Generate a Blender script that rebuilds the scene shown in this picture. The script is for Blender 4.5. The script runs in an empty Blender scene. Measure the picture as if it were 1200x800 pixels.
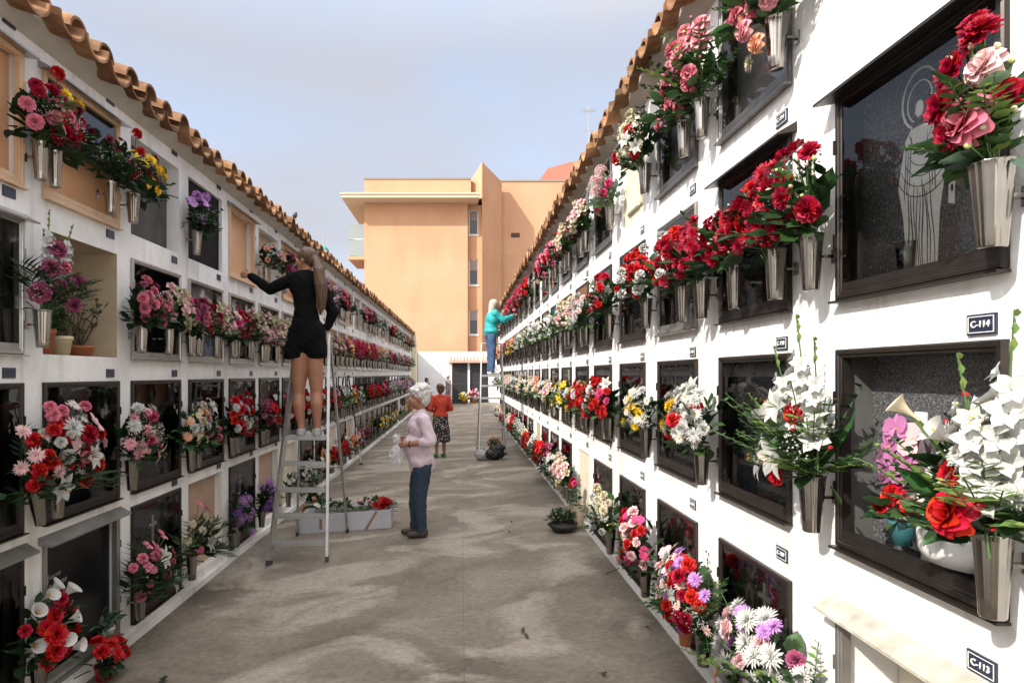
import bpy, math, random
import numpy as np
from mathutils import Vector, Matrix, Euler
R = math.radians
pi = math.pi
SC = bpy.context.scene
COL = SC.collection
CZ = 1.64            # eye height above the ground at the sunlit wall
FPX = 760.0
XR, XL = 1.35, -2.33  # faces of the two niche walls

def gz(x):            # the paving falls gently towards the shaded wall
    t = min(1, max(0, (x - XL) / (XR - XL)))
    return -0.25 * (1 - t)

# ------------------------------------------------------------------ mesh builder
class MB:
    def __init__(s):
        s.V = []; s.F = []; s.M = []; s.S = []; s.n = 0
    def add(s, verts, faces, mat=0, smooth=False, T=None):
        v = np.asarray(verts, dtype=float).reshape(-1, 3)
        if T is not None:
            A = np.array(T)
            v = v @ A[:3, :3].T + A[:3, 3]
        s.V.append(v)
        n = s.n
        for f in faces:
            s.F.append(tuple(i + n for i in f))
        s.M += [mat] * len(faces); s.S += [smooth] * len(faces)
        s.n += len(v)
    def box(s, x0, x1, y0, y1, z0, z1, mat=0, T=None):
        v = [(x0,y0,z0),(x1,y0,z0),(x1,y1,z0),(x0,y1,z0),(x0,y0,z1),(x1,y0,z1),(x1,y1,z1),(x0,y1,z1)]
        f = [(3,2,1,0),(4,5,6,7),(0,1,5,4),(1,2,6,5),(2,3,7,6),(3,0,4,7)]
        s.add(v, f, mat, False, T)
    def tube(s, pts, rad, n=8, mat=0, caps=True, smooth=True, T=None):
        pts = [Vector(p) for p in pts]
        if not hasattr(rad, '__len__'): rad = [rad] * len(pts)
        V = []; F = []
        up = None
        for i, p in enumerate(pts):
            d = (pts[min(i+1, len(pts)-1)] - pts[max(i-1, 0)])
            d = d.normalized() if d.length > 1e-9 else Vector((0,0,1))
            if up is None:
                up = d.orthogonal().normalized()
            a = (up - d * up.dot(d))
            a = a.normalized() if a.length > 1e-6 else d.orthogonal().normalized()
            up = a; b = d.cross(a)
            for k in range(n):
                t = 2*pi*k/n
                V.append(p + (a*math.cos(t) + b*math.sin(t)) * rad[i])
        for i in range(len(pts)-1):
            for k in range(n):
                k2 = (k+1) % n
                F.append((i*n+k, i*n+k2, (i+1)*n+k2, (i+1)*n+k))
        s.add(V, F, mat, smooth, T)
        if caps:
            m = len(pts)-1
            s.add([V[k] for k in range(n)], [tuple(reversed(range(n)))], mat, False, T)
            s.add([V[m*n+k] for k in range(n)], [tuple(range(n))], mat, False, T)
    def lathe(s, prof, n=16, mat=0, smooth=True, T=None, flute=0.0, nf=0):
        V = []; F = []
        for (r, z) in prof:
            for k in range(n):
                t = 2*pi*k/n
                rr = r * (1 + flute*math.cos(nf*t)) if nf else r
                V.append((rr*math.cos(t), rr*math.sin(t), z))
        for i in range(len(prof)-1):
            for k in range(n):
                k2 = (k+1) % n
                F.append((i*n+k, i*n+k2, (i+1)*n+k2, (i+1)*n+k))
        s.add(V, F, mat, smooth, T)
    def ball(s, c, r, n=8, m=6, mat=0, T=None):
        if not hasattr(r, '__len__'): r = (r, r, r)
        V = []; F = []
        for i in range(m+1):
            p = pi*i/m
            for k in range(n):
                t = 2*pi*k/n
                V.append((c[0]+r[0]*math.sin(p)*math.cos(t), c[1]+r[1]*math.sin(p)*math.sin(t), c[2]-r[2]*math.cos(p)))
        for i in range(m):
            for k in range(n):
                k2 = (k+1) % n
                F.append((i*n+k, i*n+k2, (i+1)*n+k2, (i+1)*n+k))
        s.add(V, F, mat, True, T)
    def extrude(s, poly, y0, y1, mat=0, T=None):   # poly of (x, z), thickness along y
        n = len(poly)
        V = [(p[0], y0, p[1]) for p in poly] + [(p[0], y1, p[1]) for p in poly]
        F = [tuple(range(n)), tuple(reversed(range(n, 2*n)))]
        for i in range(n):
            j = (i+1) % n
            F.append((i, i+n, j+n, j))
        s.add(V, F, mat, False, T)
    def mesh(s, name, mats):
        me = bpy.data.meshes.new(name)
        v = np.concatenate(s.V) if s.V else np.zeros((0, 3))
        me.from_pydata(v.tolist(), [], s.F)
        me.polygons.foreach_set('material_index', s.M)
        me.polygons.foreach_set('use_smooth', s.S)
        for m in (mats if isinstance(mats, (list, tuple)) else [mats]):
            me.materials.append(m)
        me.update()
        return me
    def build(s, name, mats, parent=None, loc=None, rot=None):
        return link(name, s.mesh(name, mats), parent, loc, rot)

def link(name, me, parent=None, loc=None, rot=None):
    o = bpy.data.objects.new(name, me)
    COL.objects.link(o)
    if parent is not None: o.parent = parent
    if loc is not None: o.location = loc
    if rot is not None: o.rotation_euler = rot
    return o

def tag(o, label=None, cat=None, group=None, kind=None):
    if label: o['label'] = label
    if cat: o['category'] = cat
    if group: o['group'] = group
    if kind: o['kind'] = kind
    return o

def empty(name, loc=(0,0,0), rz=0):
    o = bpy.data.objects.new(name, None); COL.objects.link(o)
    o.location = loc; o.rotation_euler = (0, 0, rz); o.empty_display_size = .1
    return o

def recalc(me):
    import bmesh
    b = bmesh.new(); b.from_mesh(me)
    bmesh.ops.recalc_face_normals(b, faces=b.faces)
    b.to_mesh(me); b.free()

# ------------------------------------------------------------------ materials
MATS = {}
def mat(name, color=(.5,.5,.5), rough=.6, metal=0.0, noise=None, bump=None, spec=.5, build=None):
    """noise = (scale, amount, second colour); bump = (scale, strength)"""
    if name in MATS: return MATS[name]
    m = bpy.data.materials.new(name); m.use_nodes = True
    nt = m.node_tree; N = nt.nodes; L = nt.links
    b = N['Principled BSDF']
    b.inputs['Base Color'].default_value = (*color, 1)
    b.inputs['Roughness'].default_value = rough
    b.inputs['Metallic'].default_value = metal
    b.inputs['Specular IOR Level'].default_value = spec
    if noise or bump:
        tc = N.new('ShaderNodeTexCoord')
    if noise:
        nz = N.new('ShaderNodeTexNoise'); nz.inputs['Scale'].default_value = noise[0]; nz.inputs['Detail'].default_value = 6
        L.new(tc.outputs['Object'], nz.inputs['Vector'])
        rp = N.new('ShaderNodeValToRGB')
        rp.color_ramp.elements[0].position = .5 - noise[1]/2; rp.color_ramp.elements[1].position = .5 + noise[1]/2
        rp.color_ramp.elements[0].color = (*color, 1); rp.color_ramp.elements[1].color = (*noise[2], 1)
        L.new(nz.outputs['Fac'], rp.inputs['Fac']); L.new(rp.outputs['Color'], b.inputs['Base Color'])
    if bump:
        n2 = N.new('ShaderNodeTexNoise'); n2.inputs['Scale'].default_value = bump[0]; n2.inputs['Detail'].default_value = 5
        L.new(tc.outputs['Object'], n2.inputs['Vector'])
        bp = N.new('ShaderNodeBump'); bp.inputs['Strength'].default_value = bump[1]; bp.inputs['Distance'].default_value = .02
        L.new(n2.outputs['Fac'], bp.inputs['Height']); L.new(bp.outputs['Normal'], b.inputs['Normal'])
    if build: build(m, nt, b)
    MATS[name] = m
    return m

def leafy(name, color, vary=.35, trans=.3, rough=.55, hue=.02):
    """petals and leaves: each loose piece gets its own shade, and lets some light through"""
    if name in MATS: return MATS[name]
    m = bpy.data.materials.new(name); m.use_nodes = True
    nt = m.node_tree; N = nt.nodes; L = nt.links
    b = N['Principled BSDF']; out = N['Material Output']
    g = N.new('ShaderNodeNewGeometry')
    hs = N.new('ShaderNodeHueSaturation'); hs.inputs['Color'].default_value = (*color, 1)
    mr = N.new('ShaderNodeMapRange'); mr.inputs['To Min'].default_value = 1 - vary; mr.inputs['To Max'].default_value = 1 + vary*.7
    L.new(g.outputs['Random Per Island'], mr.inputs['Value']); L.new(mr.outputs['Result'], hs.inputs['Value'])
    wn = N.new('ShaderNodeTexWhiteNoise'); wn.noise_dimensions = '1D'
    L.new(g.outputs['Random Per Island'], wn.inputs['W'])
    m2 = N.new('ShaderNodeMapRange'); m2.inputs['To Min'].default_value = .5 - hue; m2.inputs['To Max'].default_value = .5 + hue
    L.new(wn.outputs['Value'], m2.inputs['Value']); L.new(m2.outputs['Result'], hs.inputs['Hue'])
    L.new(hs.outputs['Color'], b.inputs['Base Color'])
    b.inputs['Roughness'].default_value = rough; b.inputs['Specular IOR Level'].default_value = .3
    tr = N.new('ShaderNodeBsdfTranslucent'); L.new(hs.outputs['Color'], tr.inputs['Color'])
    mx = N.new('ShaderNodeMixShader'); mx.inputs['Fac'].default_value = trans
    L.new(b.outputs[0], mx.inputs[1]); L.new(tr.outputs[0], mx.inputs[2]); L.new(mx.outputs[0], out.inputs['Surface'])
    MATS[name] = m
    return m

PETAL = dict(red=(.52,.008,.012), crimson=(.36,.006,.03), burgundy=(.17,.008,.03), pink=(.68,.20,.27), rose=(.80,.40,.44),
             hotpink=(.60,.06,.17), magenta=(.34,.075,.16), white=(.57,.57,.54), cream=(.60,.54,.38), yellow=(.85,.58,.02),
             orange=(.80,.22,.03), peach=(.84,.46,.30), lilac=(.55,.28,.62), purple=(.27,.12,.46), lime=(.50,.58,.22), palepink=(.82,.55,.55), mauve=(.60,.22,.44))
def petal_mat(c): return leafy('petal_'+c, PETAL[c], .22, .25, .5, .012)
G_DARK = leafy('leaf_dark', (.018,.045,.016), .5, .2, .45)
G_MID = leafy('leaf_mid', (.045,.105,.03), .45, .3, .45)
G_PALE = leafy('leaf_pale', (.16,.25,.06), .4, .3, .5)
G_BLUE = leafy('leaf_grey_green', (.10,.17,.12), .4, .25, .5)
G_DRY = leafy('leaf_dry', (.11,.085,.04), .4, .2, .6)
STEM = mat('flower_stem', (.07,.14,.04), .6)
GOLD = leafy('flower_eye', (.75,.42,.03), .3, .1)
GYP = leafy('gypsophila', (.74,.75,.70), .15, .3)

def wall_build(m, nt, b):
    N, L = nt.nodes, nt.links
    tc = N.new('ShaderNodeTexCoord')
    n1 = N.new('ShaderNodeTexNoise'); n1.inputs['Scale'].default_value = 1.7; n1.inputs['Detail'].default_value = 8; n1.inputs['Roughness'].default_value = .65
    L.new(tc.outputs['Object'], n1.inputs['Vector'])
    r1 = N.new('ShaderNodeValToRGB'); e = r1.color_ramp.elements
    e[0].position = .32; e[0].color = (.66,.65,.62,1); e[1].position = .60; e[1].color = (.83,.825,.81,1)
    L.new(n1.outputs['Fac'], r1.inputs['Fac'])
    # thin runs of dirt with a shape of their own
    mp = N.new('ShaderNodeMapping'); mp.inputs['Scale'].default_value = (13, 13, .8)
    L.new(tc.outputs['Object'], mp.inputs['Vector'])
    n2 = N.new('ShaderNodeTexNoise'); n2.inputs['Scale'].default_value = 1.0; n2.inputs['Detail'].default_value = 4
    L.new(mp.outputs[0], n2.inputs['Vector'])
    r2 = N.new('ShaderNodeValToRGB'); e = r2.color_ramp.elements
    e[0].position = .56; e[0].color = (1,1,1,1); e[1].position = .80; e[1].color = (.66,.61,.54,1)
    L.new(n2.outputs['Fac'], r2.inputs['Fac'])
    mx = N.new('ShaderNodeMix'); mx.data_type = 'RGBA'; mx.blend_type = 'MULTIPLY'; mx.inputs[0].default_value = .8
    L.new(r1.outputs['Color'], mx.inputs[6]); L.new(r2.outputs['Color'], mx.inputs[7])
    L.new(mx.outputs[2], b.inputs['Base Color'])
    n3 = N.new('ShaderNodeTexNoise'); n3.inputs['Scale'].default_value = 38; n3.inputs['Detail'].default_value = 6
    L.new(tc.outputs['Object'], n3.inputs['Vector'])
    n4 = N.new('ShaderNodeTexNoise'); n4.inputs['Scale'].default_value = 4; n4.inputs['Detail'].default_value = 3
    L.new(tc.outputs['Object'], n4.inputs['Vector'])
    ad = N.new('ShaderNodeMath'); ad.operation = 'MULTIPLY_ADD'; ad.inputs[1].default_value = 4
    L.new(n4.outputs['Fac'], ad.inputs[0]); L.new(n3.outputs['Fac'], ad.inputs[2])
    bp = N.new('ShaderNodeBump'); bp.inputs['Strength'].default_value = .35; bp.inputs['Distance'].default_value = .012
    L.new(ad.outputs[0], bp.inputs['Height']); L.new(bp.outputs[0], b.inputs['Normal'])
WHITEWASH = mat('whitewash', rough=.85, build=wall_build, spec=.2)
NICHE_IN = mat('niche_lining', (.55,.52,.47), .8, noise=(6,.5,(.42,.39,.34)))
TAN = mat('travertine', (.40,.31,.20), .55, noise=(5,.45,(.52,.43,.31)), bump=(30,.1))
TANPINK = mat('pinkish_stone', (.36,.24,.165), .6, noise=(5,.5,(.45,.32,.23)))
SALMON = mat('salmon_panel', (.62,.33,.17), .5, noise=(4,.5,(.70,.40,.22)))
PALEWOOD = mat('pale_wood', (.66,.47,.30), .5, noise=(8,.4,(.58,.38,.23)))
CEMENT = mat('raw_cement', (.040,.038,.035), .9, noise=(7,.5,(.095,.088,.078)), bump=(25,.4))
CREAMSTONE = mat('cream_stone', (.58,.52,.40), .6, noise=(6,.4,(.66,.60,.48)))
def granite(m, nt, b):
    N, L = nt.nodes, nt.links
    tc = N.new('ShaderNodeTexCoord')
    v = N.new('ShaderNodeTexVoronoi'); v.inputs['Scale'].default_value = 330
    L.new(tc.outputs['Object'], v.inputs['Vector'])
    r = N.new('ShaderNodeValToRGB'); e = r.color_ramp.elements
    e[0].position = .05; e[0].color = (.30,.30,.305,1); e[1].position = .26; e[1].color = (.048,.048,.051,1)
    n = N.new('ShaderNodeTexNoise'); n.inputs['Scale'].default_value = 90; L.new(tc.outputs['Object'], n.inputs['Vector'])
    mu = N.new('ShaderNodeMath'); mu.operation = 'MULTIPLY'; L.new(v.outputs['Distance'], mu.inputs[0]); L.new(n.outputs['Fac'], mu.inputs[1])
    L.new(mu.outputs[0], r.inputs['Fac']); L.new(r.outputs['Color'], b.inputs['Base Color'])
GRANITE = mat('speckled_granite', rough=.22, build=granite)
BLACKSTONE = mat('black_stone', (.006,.006,.007), .3, spec=.3)
GREYSTONE = mat('grey_stone', (.16,.155,.15), .4, noise=(12,.5,(.24,.235,.23)))
WHITESTONE = mat('white_marble', (.62,.61,.59), .35, noise=(4,.25,(.45,.45,.46)))
BROWNALU = mat('bronze_anodised_frame', (.050,.040,.034), .35, .6, noise=(14,.5,(.032,.027,.024)))
STEEL = mat('brushed_steel', (.38,.355,.325), .2, 1.0, noise=(9,.6,(.27,.25,.225)))
SILVER = mat('silver_frame', (.55,.55,.53), .38, .9, noise=(9,.5,(.42,.41,.39)))
DARKSTEEL = mat('tarnished_steel_frame', (.20,.195,.185), .4, .8, noise=(10,.5,(.12,.115,.11)))
MATTEBLACK = mat('black_lacquer', (.005,.005,.006), .7, spec=.15)
OLDALU = mat('dull_aluminium', (.32,.31,.29), .5, .7, noise=(10,.5,(.22,.21,.19)))
HOODCREAM = mat('weathered_hood', (.52,.49,.41), .6, noise=(16,.4,(.33,.31,.26)))
ENGRAVE = mat('engraved_pale', (.74,.73,.69), .7, noise=(60,.5,(.60,.59,.55)))
ENGRAVEDIM = mat('engraved_dim', (.26,.25,.23), .7)
GOLDMETAL = mat('aged_brass', (.32,.22,.09), .4, .8)
PLATE = mat('navy_plate', (.018,.025,.05), .35)
PLATEINK = mat('plate_white', (.78,.78,.75), .5)
TERRACOTTA = mat('terracotta_pot', (.42,.14,.055), .75, noise=(9,.5,(.34,.12,.06)))
CERAMIC = mat('white_ceramic', (.72,.72,.70), .2)
CREAMPOT = mat('cream_pot', (.62,.52,.36), .5)
TEALPOT = mat('teal_pot', (.04,.14,.16), .25)
SOIL = mat('soil', (.03,.022,.015), .95)
WAX = mat('candle_wax', (.75,.72,.66), .4)
def tilemat(m, nt, b):
    N, L = nt.nodes, nt.links
    tc = N.new('ShaderNodeTexCoord'); g = N.new('ShaderNodeNewGeometry')
    n = N.new('ShaderNodeTexNoise'); n.inputs['Scale'].default_value = 9; n.inputs['Detail'].default_value = 7
    L.new(tc.outputs['Object'], n.inputs['Vector'])
    r = N.new('ShaderNodeValToRGB'); e = r.color_ramp.elements
    e[0].position = .3; e[0].color = (.17,.082,.042,1); e[1].position = .66; e[1].color = (.34,.19,.10,1)
    e.new(.78).color = (.36,.28,.20,1)
    L.new(n.outputs['Fac'], r.inputs['Fac'])
    hs = N.new('ShaderNodeHueSaturation')
    mr = N.new('ShaderNodeMapRange'); mr.inputs['To Min'].default_value = .55; mr.inputs['To Max'].default_value = 1.35
    L.new(g.outputs['Random Per Island'], mr.inputs['Value']); L.new(mr.outputs[0], hs.inputs['Value'])
    L.new(r.outputs['Color'], hs.inputs['Color']); L.new(hs.outputs[0], b.inputs['Base Color'])
    bp = N.new('ShaderNodeBump'); bp.inputs['Strength'].default_value = .4; bp.inputs['Distance'].default_value = .01
    L.new(n.outputs['Fac'], bp.inputs['Height']); L.new(bp.outputs[0], b.inputs['Normal'])
TILE = mat('clay_tile', rough=.85, build=tilemat, spec=.2)

def glassmat():
    m = bpy.data.materials.new('door_glass'); m.use_nodes = True
    nt = m.node_tree; N = nt.nodes; L = nt.links
    N.remove(N['Principled BSDF'])
    out = N['Material Output']
    t = N.new('ShaderNodeBsdfTransparent'); t.inputs[0].default_value = (.94,.95,.945,1)
    g = N.new('ShaderNodeBsdfGlossy'); g.inputs['Roughness'].default_value = .015
    fr = N.new('ShaderNodeFresnel'); fr.inputs['IOR'].default_value = 1.45
    mx = N.new('ShaderNodeMixShader')
    L.new(fr.outputs[0], mx.inputs[0]); L.new(t.outputs[0], mx.inputs[1]); L.new(g.outputs[0], mx.inputs[2]); L.new(mx.outputs[0], out.inputs[0])
    return m
GLASS = glassmat()

# ------------------------------------------------------------------ world, sun, camera
SUN = Vector((1.0, .85, -.96)).normalized()        # the way the sunlight travels
elev = math.asin(-SUN.z)
w = bpy.data.worlds.new("World"); SC.world = w; w.use_nodes = True
nt = w.node_tree; N = nt.nodes; L = nt.links
bg = N['Background']; bg.inputs['Strength'].default_value = .15
sky = N.new('ShaderNodeTexSky'); sky.sky_type = 'NISHITA'; sky.sun_disc = False
sky.sun_elevation = elev
sky.sun_rotation = math.atan2(-SUN.x, -SUN.y)
sky.air_density = 1.0; sky.dust_density = 1.6; sky.ozone_density = 1.4
tc = N.new('ShaderNodeTexCoord')
mp = N.new('ShaderNodeMapping'); mp.inputs['Scale'].default_value = (1.5, 1.2, 3.4); mp.inputs['Location'].default_value = (3.1, 1.7, .4)
L.new(tc.outputs['Generated'], mp.inputs['Vector'])
cn = N.new('ShaderNodeTexNoise'); cn.inputs['Scale'].default_value = 1.5; cn.inputs['Detail'].default_value = 7; cn.inputs['Roughness'].default_value = .5
cn.inputs['Distortion'].default_value = .4
L.new(mp.outputs[0], cn.inputs['Vector'])
cr = N.new('ShaderNodeValToRGB'); e = cr.color_ramp.elements
e[0].position = .30; e[0].color = (.55,.55,.55,1); e[1].position = .64; e[1].color = (.96,.96,.96,1)
L.new(cn.outputs['Fac'], cr.inputs['Fac'])
mx = N.new('ShaderNodeMix'); mx.data_type = 'RGBA'
# thin cloud; out of view, overhead and sunward, brightened as added fill for shade
nrm = N.new('ShaderNodeVectorMath'); nrm.operation = 'NORMALIZE'; L.new(tc.outputs['Generated'], nrm.inputs[0])
sx = N.new('ShaderNodeSeparateXYZ'); L.new(nrm.outputs[0], sx.inputs[0])
zr = N.new('ShaderNodeMapRange'); zr.interpolation_type = 'SMOOTHSTEP'; zr.inputs['From Min'].default_value = .42; zr.inputs['From Max'].default_value = .95
L.new(sx.outputs['Z'], zr.inputs['Value'])
dt = N.new('ShaderNodeVectorMath'); dt.operation = 'DOT_PRODUCT'; dt.inputs[1].default_value = tuple(-SUN); L.new(nrm.outputs[0], dt.inputs[0])
dr = N.new('ShaderNodeMapRange'); dr.interpolation_type = 'SMOOTHSTEP'; dr.inputs['From Min'].default_value = .1; dr.inputs['From Max'].default_value = 1.0; dr.inputs['To Max'].default_value = .8
L.new(dt.outputs['Value'], dr.inputs['Value'])
mxx = N.new('ShaderNodeMath'); mxx.operation = 'MAXIMUM'; L.new(zr.outputs[0], mxx.inputs[0]); L.new(dr.outputs[0], mxx.inputs[1])
cc = N.new('ShaderNodeMix'); cc.data_type = 'RGBA'; cc.inputs[6].default_value = (1.72, 1.75, 1.93, 1); cc.inputs[7].default_value = (9.8, 9.4, 9.1, 1)
L.new(mxx.outputs[0], cc.inputs[0]); L.new(cc.outputs[2], mx.inputs[7])
L.new(cr.outputs['Color'], mx.inputs[0]); L.new(sky.outputs[0], mx.inputs[6]); L.new(mx.outputs[2], bg.inputs['Color'])

sl = bpy.data.lights.new('sun', 'SUN'); sl.energy = 2.5; sl.angle = R(1.2); sl.color = (1, .94, .85)
so = bpy.data.objects.new('sun', sl); COL.objects.link(so)
so.rotation_euler = SUN.to_track_quat('-Z', 'Y').to_euler()

cam = bpy.data.cameras.new('camera'); cam.sensor_width = 36; cam.lens = FPX * 36 / 1200
cam.shift_x = 60 / 1200; cam.shift_y = 38 / 1200; cam.clip_end = 3000; cam.clip_start = .05
co = bpy.data.objects.new('camera', cam); COL.objects.link(co)
co.location = (0, 0, CZ); co.rotation_euler = (R(90), 0, 0)
SC.camera = co
vs = SC.view_settings; vs.view_transform = 'Standard'; vs.look = 'None'; vs.exposure = 1.32; vs.gamma = 1; vs.use_curve_mapping = False
SC.render.engine = 'CYCLES'
SC.cycles.use_denoising = True
SC.cycles.max_bounces = 8; SC.cycles.transparent_max_bounces = 12
SC.cycles.caustics_reflective = True

def at(px, py, Y):      # a point of the place at distance Y
    return Vector(((px - 540) * Y / FPX, Y, CZ - (py - 438) * Y / FPX))

# ------------------------------------------------------------------ ground
def ground_build(m, nt, b):
    N, L = nt.nodes, nt.links
    tc = N.new('ShaderNodeTexCoord')
    mp = N.new('ShaderNodeMapping'); mp.inputs['Scale'].default_value = (.9, 1.15, 1)
    L.new(tc.outputs['Object'], mp.inputs['Vector'])
    def noise(scale, detail, rough=.6, src=mp, dist=0.0):
        n = N.new('ShaderNodeTexNoise'); n.inputs['Scale'].default_value = scale; n.inputs['Detail'].default_value = detail; n.inputs['Roughness'].default_value = rough
        n.inputs['Distortion'].default_value = dist
        L.new(src.outputs[0], n.inputs['Vector']); return n
    n1 = noise(1.3, 8, .6, dist=.6)
    r1 = N.new('ShaderNodeValToRGB'); e = r1.color_ramp.elements
    e[0].position = .30; e[0].color = (.130,.108,.083,1); e[1].position = .56; e[1].color = (.215,.185,.148,1)
    e.new(.74).color = (.29,.255,.207,1)
    L.new(n1.outputs['Fac'], r1.inputs['Fac'])
    n2 = noise(.9, 4, .55, dist=1.2)      # pale patches painting in sunlight thrown back by the niche glass
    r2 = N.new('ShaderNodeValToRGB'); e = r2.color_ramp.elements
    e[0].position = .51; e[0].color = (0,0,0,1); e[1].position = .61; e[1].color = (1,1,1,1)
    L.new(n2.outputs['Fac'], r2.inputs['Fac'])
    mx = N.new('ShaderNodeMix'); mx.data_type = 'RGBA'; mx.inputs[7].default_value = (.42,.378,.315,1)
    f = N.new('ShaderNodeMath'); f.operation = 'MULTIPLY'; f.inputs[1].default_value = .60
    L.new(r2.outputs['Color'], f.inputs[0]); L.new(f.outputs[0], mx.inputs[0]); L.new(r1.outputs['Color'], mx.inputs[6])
    n3 = noise(26, 6, .7)
    r3 = N.new('ShaderNodeValToRGB'); e = r3.color_ramp.elements
    e[0].position = .35; e[0].color = (.72,.72,.72,1); e[1].position = .62; e[1].color = (1.08,1.08,1.08,1)
    L.new(n3.outputs['Fac'], r3.inputs['Fac'])
    m3 = N.new('ShaderNodeMix'); m3.data_type = 'RGBA'; m3.blend_type = 'MULTIPLY'; m3.inputs[0].default_value = 1
    L.new(mx.outputs[2], m3.inputs[6]); L.new(r3.outputs['Color'], m3.inputs[7])
    # day joints: one down the alley, one across every 3 m
    sp = N.new('ShaderNodeSeparateXYZ'); L.new(tc.outputs['Object'], sp.inputs[0])
    def joint(axis, off, period, wd):
        a = N.new('ShaderNodeMath'); a.operation = 'ADD'; a.inputs[1].default_value = off; L.new(sp.outputs[axis], a.inputs[0])
        p = N.new('ShaderNodeMath'); p.operation = 'PINGPONG'; p.inputs[1].default_value = period; L.new(a.outputs[0], p.inputs[0])
        c = N.new('ShaderNodeMath'); c.operation = 'LESS_THAN'; c.inputs[1].default_value = wd; L.new(p.outputs[0], c.inputs[0]); return c
    j1 = joint('X', -.02, 40, .004); j2 = joint('Y', 3.4, 8.0, .004)
    jm = N.new('ShaderNodeMath'); jm.operation = 'MAXIMUM'; L.new(j1.outputs[0], jm.inputs[0]); L.new(j2.outputs[0], jm.inputs[1])
    jf = N.new('ShaderNodeMath'); jf.operation = 'MULTIPLY'; jf.inputs[1].default_value = .30; L.new(jm.outputs[0], jf.inputs[0])
    gv = N.new('ShaderNodeTexVoronoi'); gv.inputs['Scale'].default_value = 75; L.new(tc.outputs['Object'], gv.inputs['Vector'])      # grit and aggregate
    gr_ = N.new('ShaderNodeValToRGB'); e = gr_.color_ramp.elements; e[0].position = .02; e[0].color = (.62,.60,.57,1); e[1].position = .30; e[1].color = (1,1,1,1)
    gn = noise(7, 3); gm = N.new('ShaderNodeMath'); gm.operation = 'ADD'; L.new(gv.outputs['Distance'], gm.inputs[0])
    gs = N.new('ShaderNodeMapRange'); gs.inputs['From Min'].default_value = .35; gs.inputs['From Max'].default_value = .6; gs.inputs['To Max'].default_value = .35; L.new(gn.outputs['Fac'], gs.inputs['Value']); L.new(gs.outputs[0], gm.inputs[1])
    L.new(gm.outputs[0], gr_.inputs['Fac'])
    m5 = N.new('ShaderNodeMix'); m5.data_type = 'RGBA'; m5.blend_type = 'MULTIPLY'; m5.inputs[0].default_value = 1; L.new(m3.outputs[2], m5.inputs[6]); L.new(gr_.outputs['Color'], m5.inputs[7])
    ck = N.new('ShaderNodeTexVoronoi'); ck.feature = 'DISTANCE_TO_EDGE'; ck.inputs['Scale'].default_value = .42                            # hairline cracks
    wv = noise(3, 4); wm = N.new('ShaderNodeMix'); wm.data_type = 'VECTOR'; wm.inputs[0].default_value = .12; L.new(tc.outputs['Object'], wm.inputs[4]); L.new(wv.outputs['Color'], wm.inputs[5]); L.new(wm.outputs[1], ck.inputs['Vector'])
    cl = N.new('ShaderNodeMath'); cl.operation = 'LESS_THAN'; cl.inputs[1].default_value = .0022; L.new(ck.outputs['Distance'], cl.inputs[0])
    m6 = N.new('ShaderNodeMix'); m6.data_type = 'RGBA'; m6.inputs[7].default_value = (.09,.075,.06,1); cf = N.new('ShaderNodeMath'); cf.operation = 'MULTIPLY'; cf.inputs[1].default_value = .13; L.new(cl.outputs[0], cf.inputs[0]); L.new(cf.outputs[0], m6.inputs[0]); L.new(m5.outputs[2], m6.inputs[6]); m3 = m6
    m4 = N.new('ShaderNodeMix'); m4.data_type = 'RGBA'; m4.inputs[7].default_value = (.07,.06,.05,1)
    L.new(jf.outputs[0], m4.inputs[0]); L.new(m3.outputs[2], m4.inputs[6])
    L.new(m4.outputs[2], b.inputs['Base Color'])
    bp = N.new('ShaderNodeBump'); bp.inputs['Strength'].default_value = .3; bp.inputs['Distance'].default_value = .008
    L.new(n3.outputs['Fac'], bp.inputs['Height']); L.new(bp.outputs[0], b.inputs['Normal'])
GROUND = mat('worn_concrete_lit_patches', rough=.8, build=ground_build, spec=.3)
g = MB()
xs = [-600, -60, -8, -2.36, -1.4, -.5, .4, 1.38, 8, 60, 600]
ys = [-400, -30, -5, 0, 5, 10, 20, 30, 40, 60, 120, 1500]
V = [(x, y, gz(x)) for y in ys for x in xs]; nx = len(xs)
F = [(j*nx+i, j*nx+i+1, (j+1)*nx+i+1, (j+1)*nx+i) for j in range(len(ys)-1) for i in range(nx-1)]
g.add(V, F, 0)
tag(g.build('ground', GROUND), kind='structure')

# ------------------------------------------------------------------ niche walls
RROWS = [(-1.543, -.85), (-.598, .078), (.267, .972), (1.195, 1.93)]
LROWS = [(-1.75, -.945), (-.83, -.055), (.11, .81), (.99, 1.69)]
RROWS = [(a + CZ, b + CZ) for a, b in RROWS]; LROWS = [(a + CZ, b + CZ) for a, b in LROWS]
RW, LW = .70, .78
RN, LN = 20, 27
def rc(k): return 1.95 + 1.045 * k
def lc(j): return 4.005 + .965 * j           # j from -1
SIDES = {
    'r': dict(x=XR, rows=RROWS, w=RW, c=rc, cols=list(range(0, RN)), rz=R(90), sgn=1, y0=-4, y1=23.2, base=0.0, top=3.70, eave=3.62),
    'l': dict(x=XL, rows=LROWS, w=LW, c=lc, cols=list(range(-1, LN)), rz=R(-90), sgn=-1, y0=-4, y1=30.5, base=-.25, top=3.50, eave=3.45),
}
def wall_T(side, Y, z, out=0.0):             # canonical element (x along, y out of the wall, z up) -> place on a wall
    s = SIDES[side]
    return Matrix.Translation((s['x'] - s['sgn'] * out, Y, z)) @ Matrix.Rotation(s['rz'], 4, 'Z')

def depth_of(side, row, col):
    return STY(side, row, col).get('depth', .15)

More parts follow.
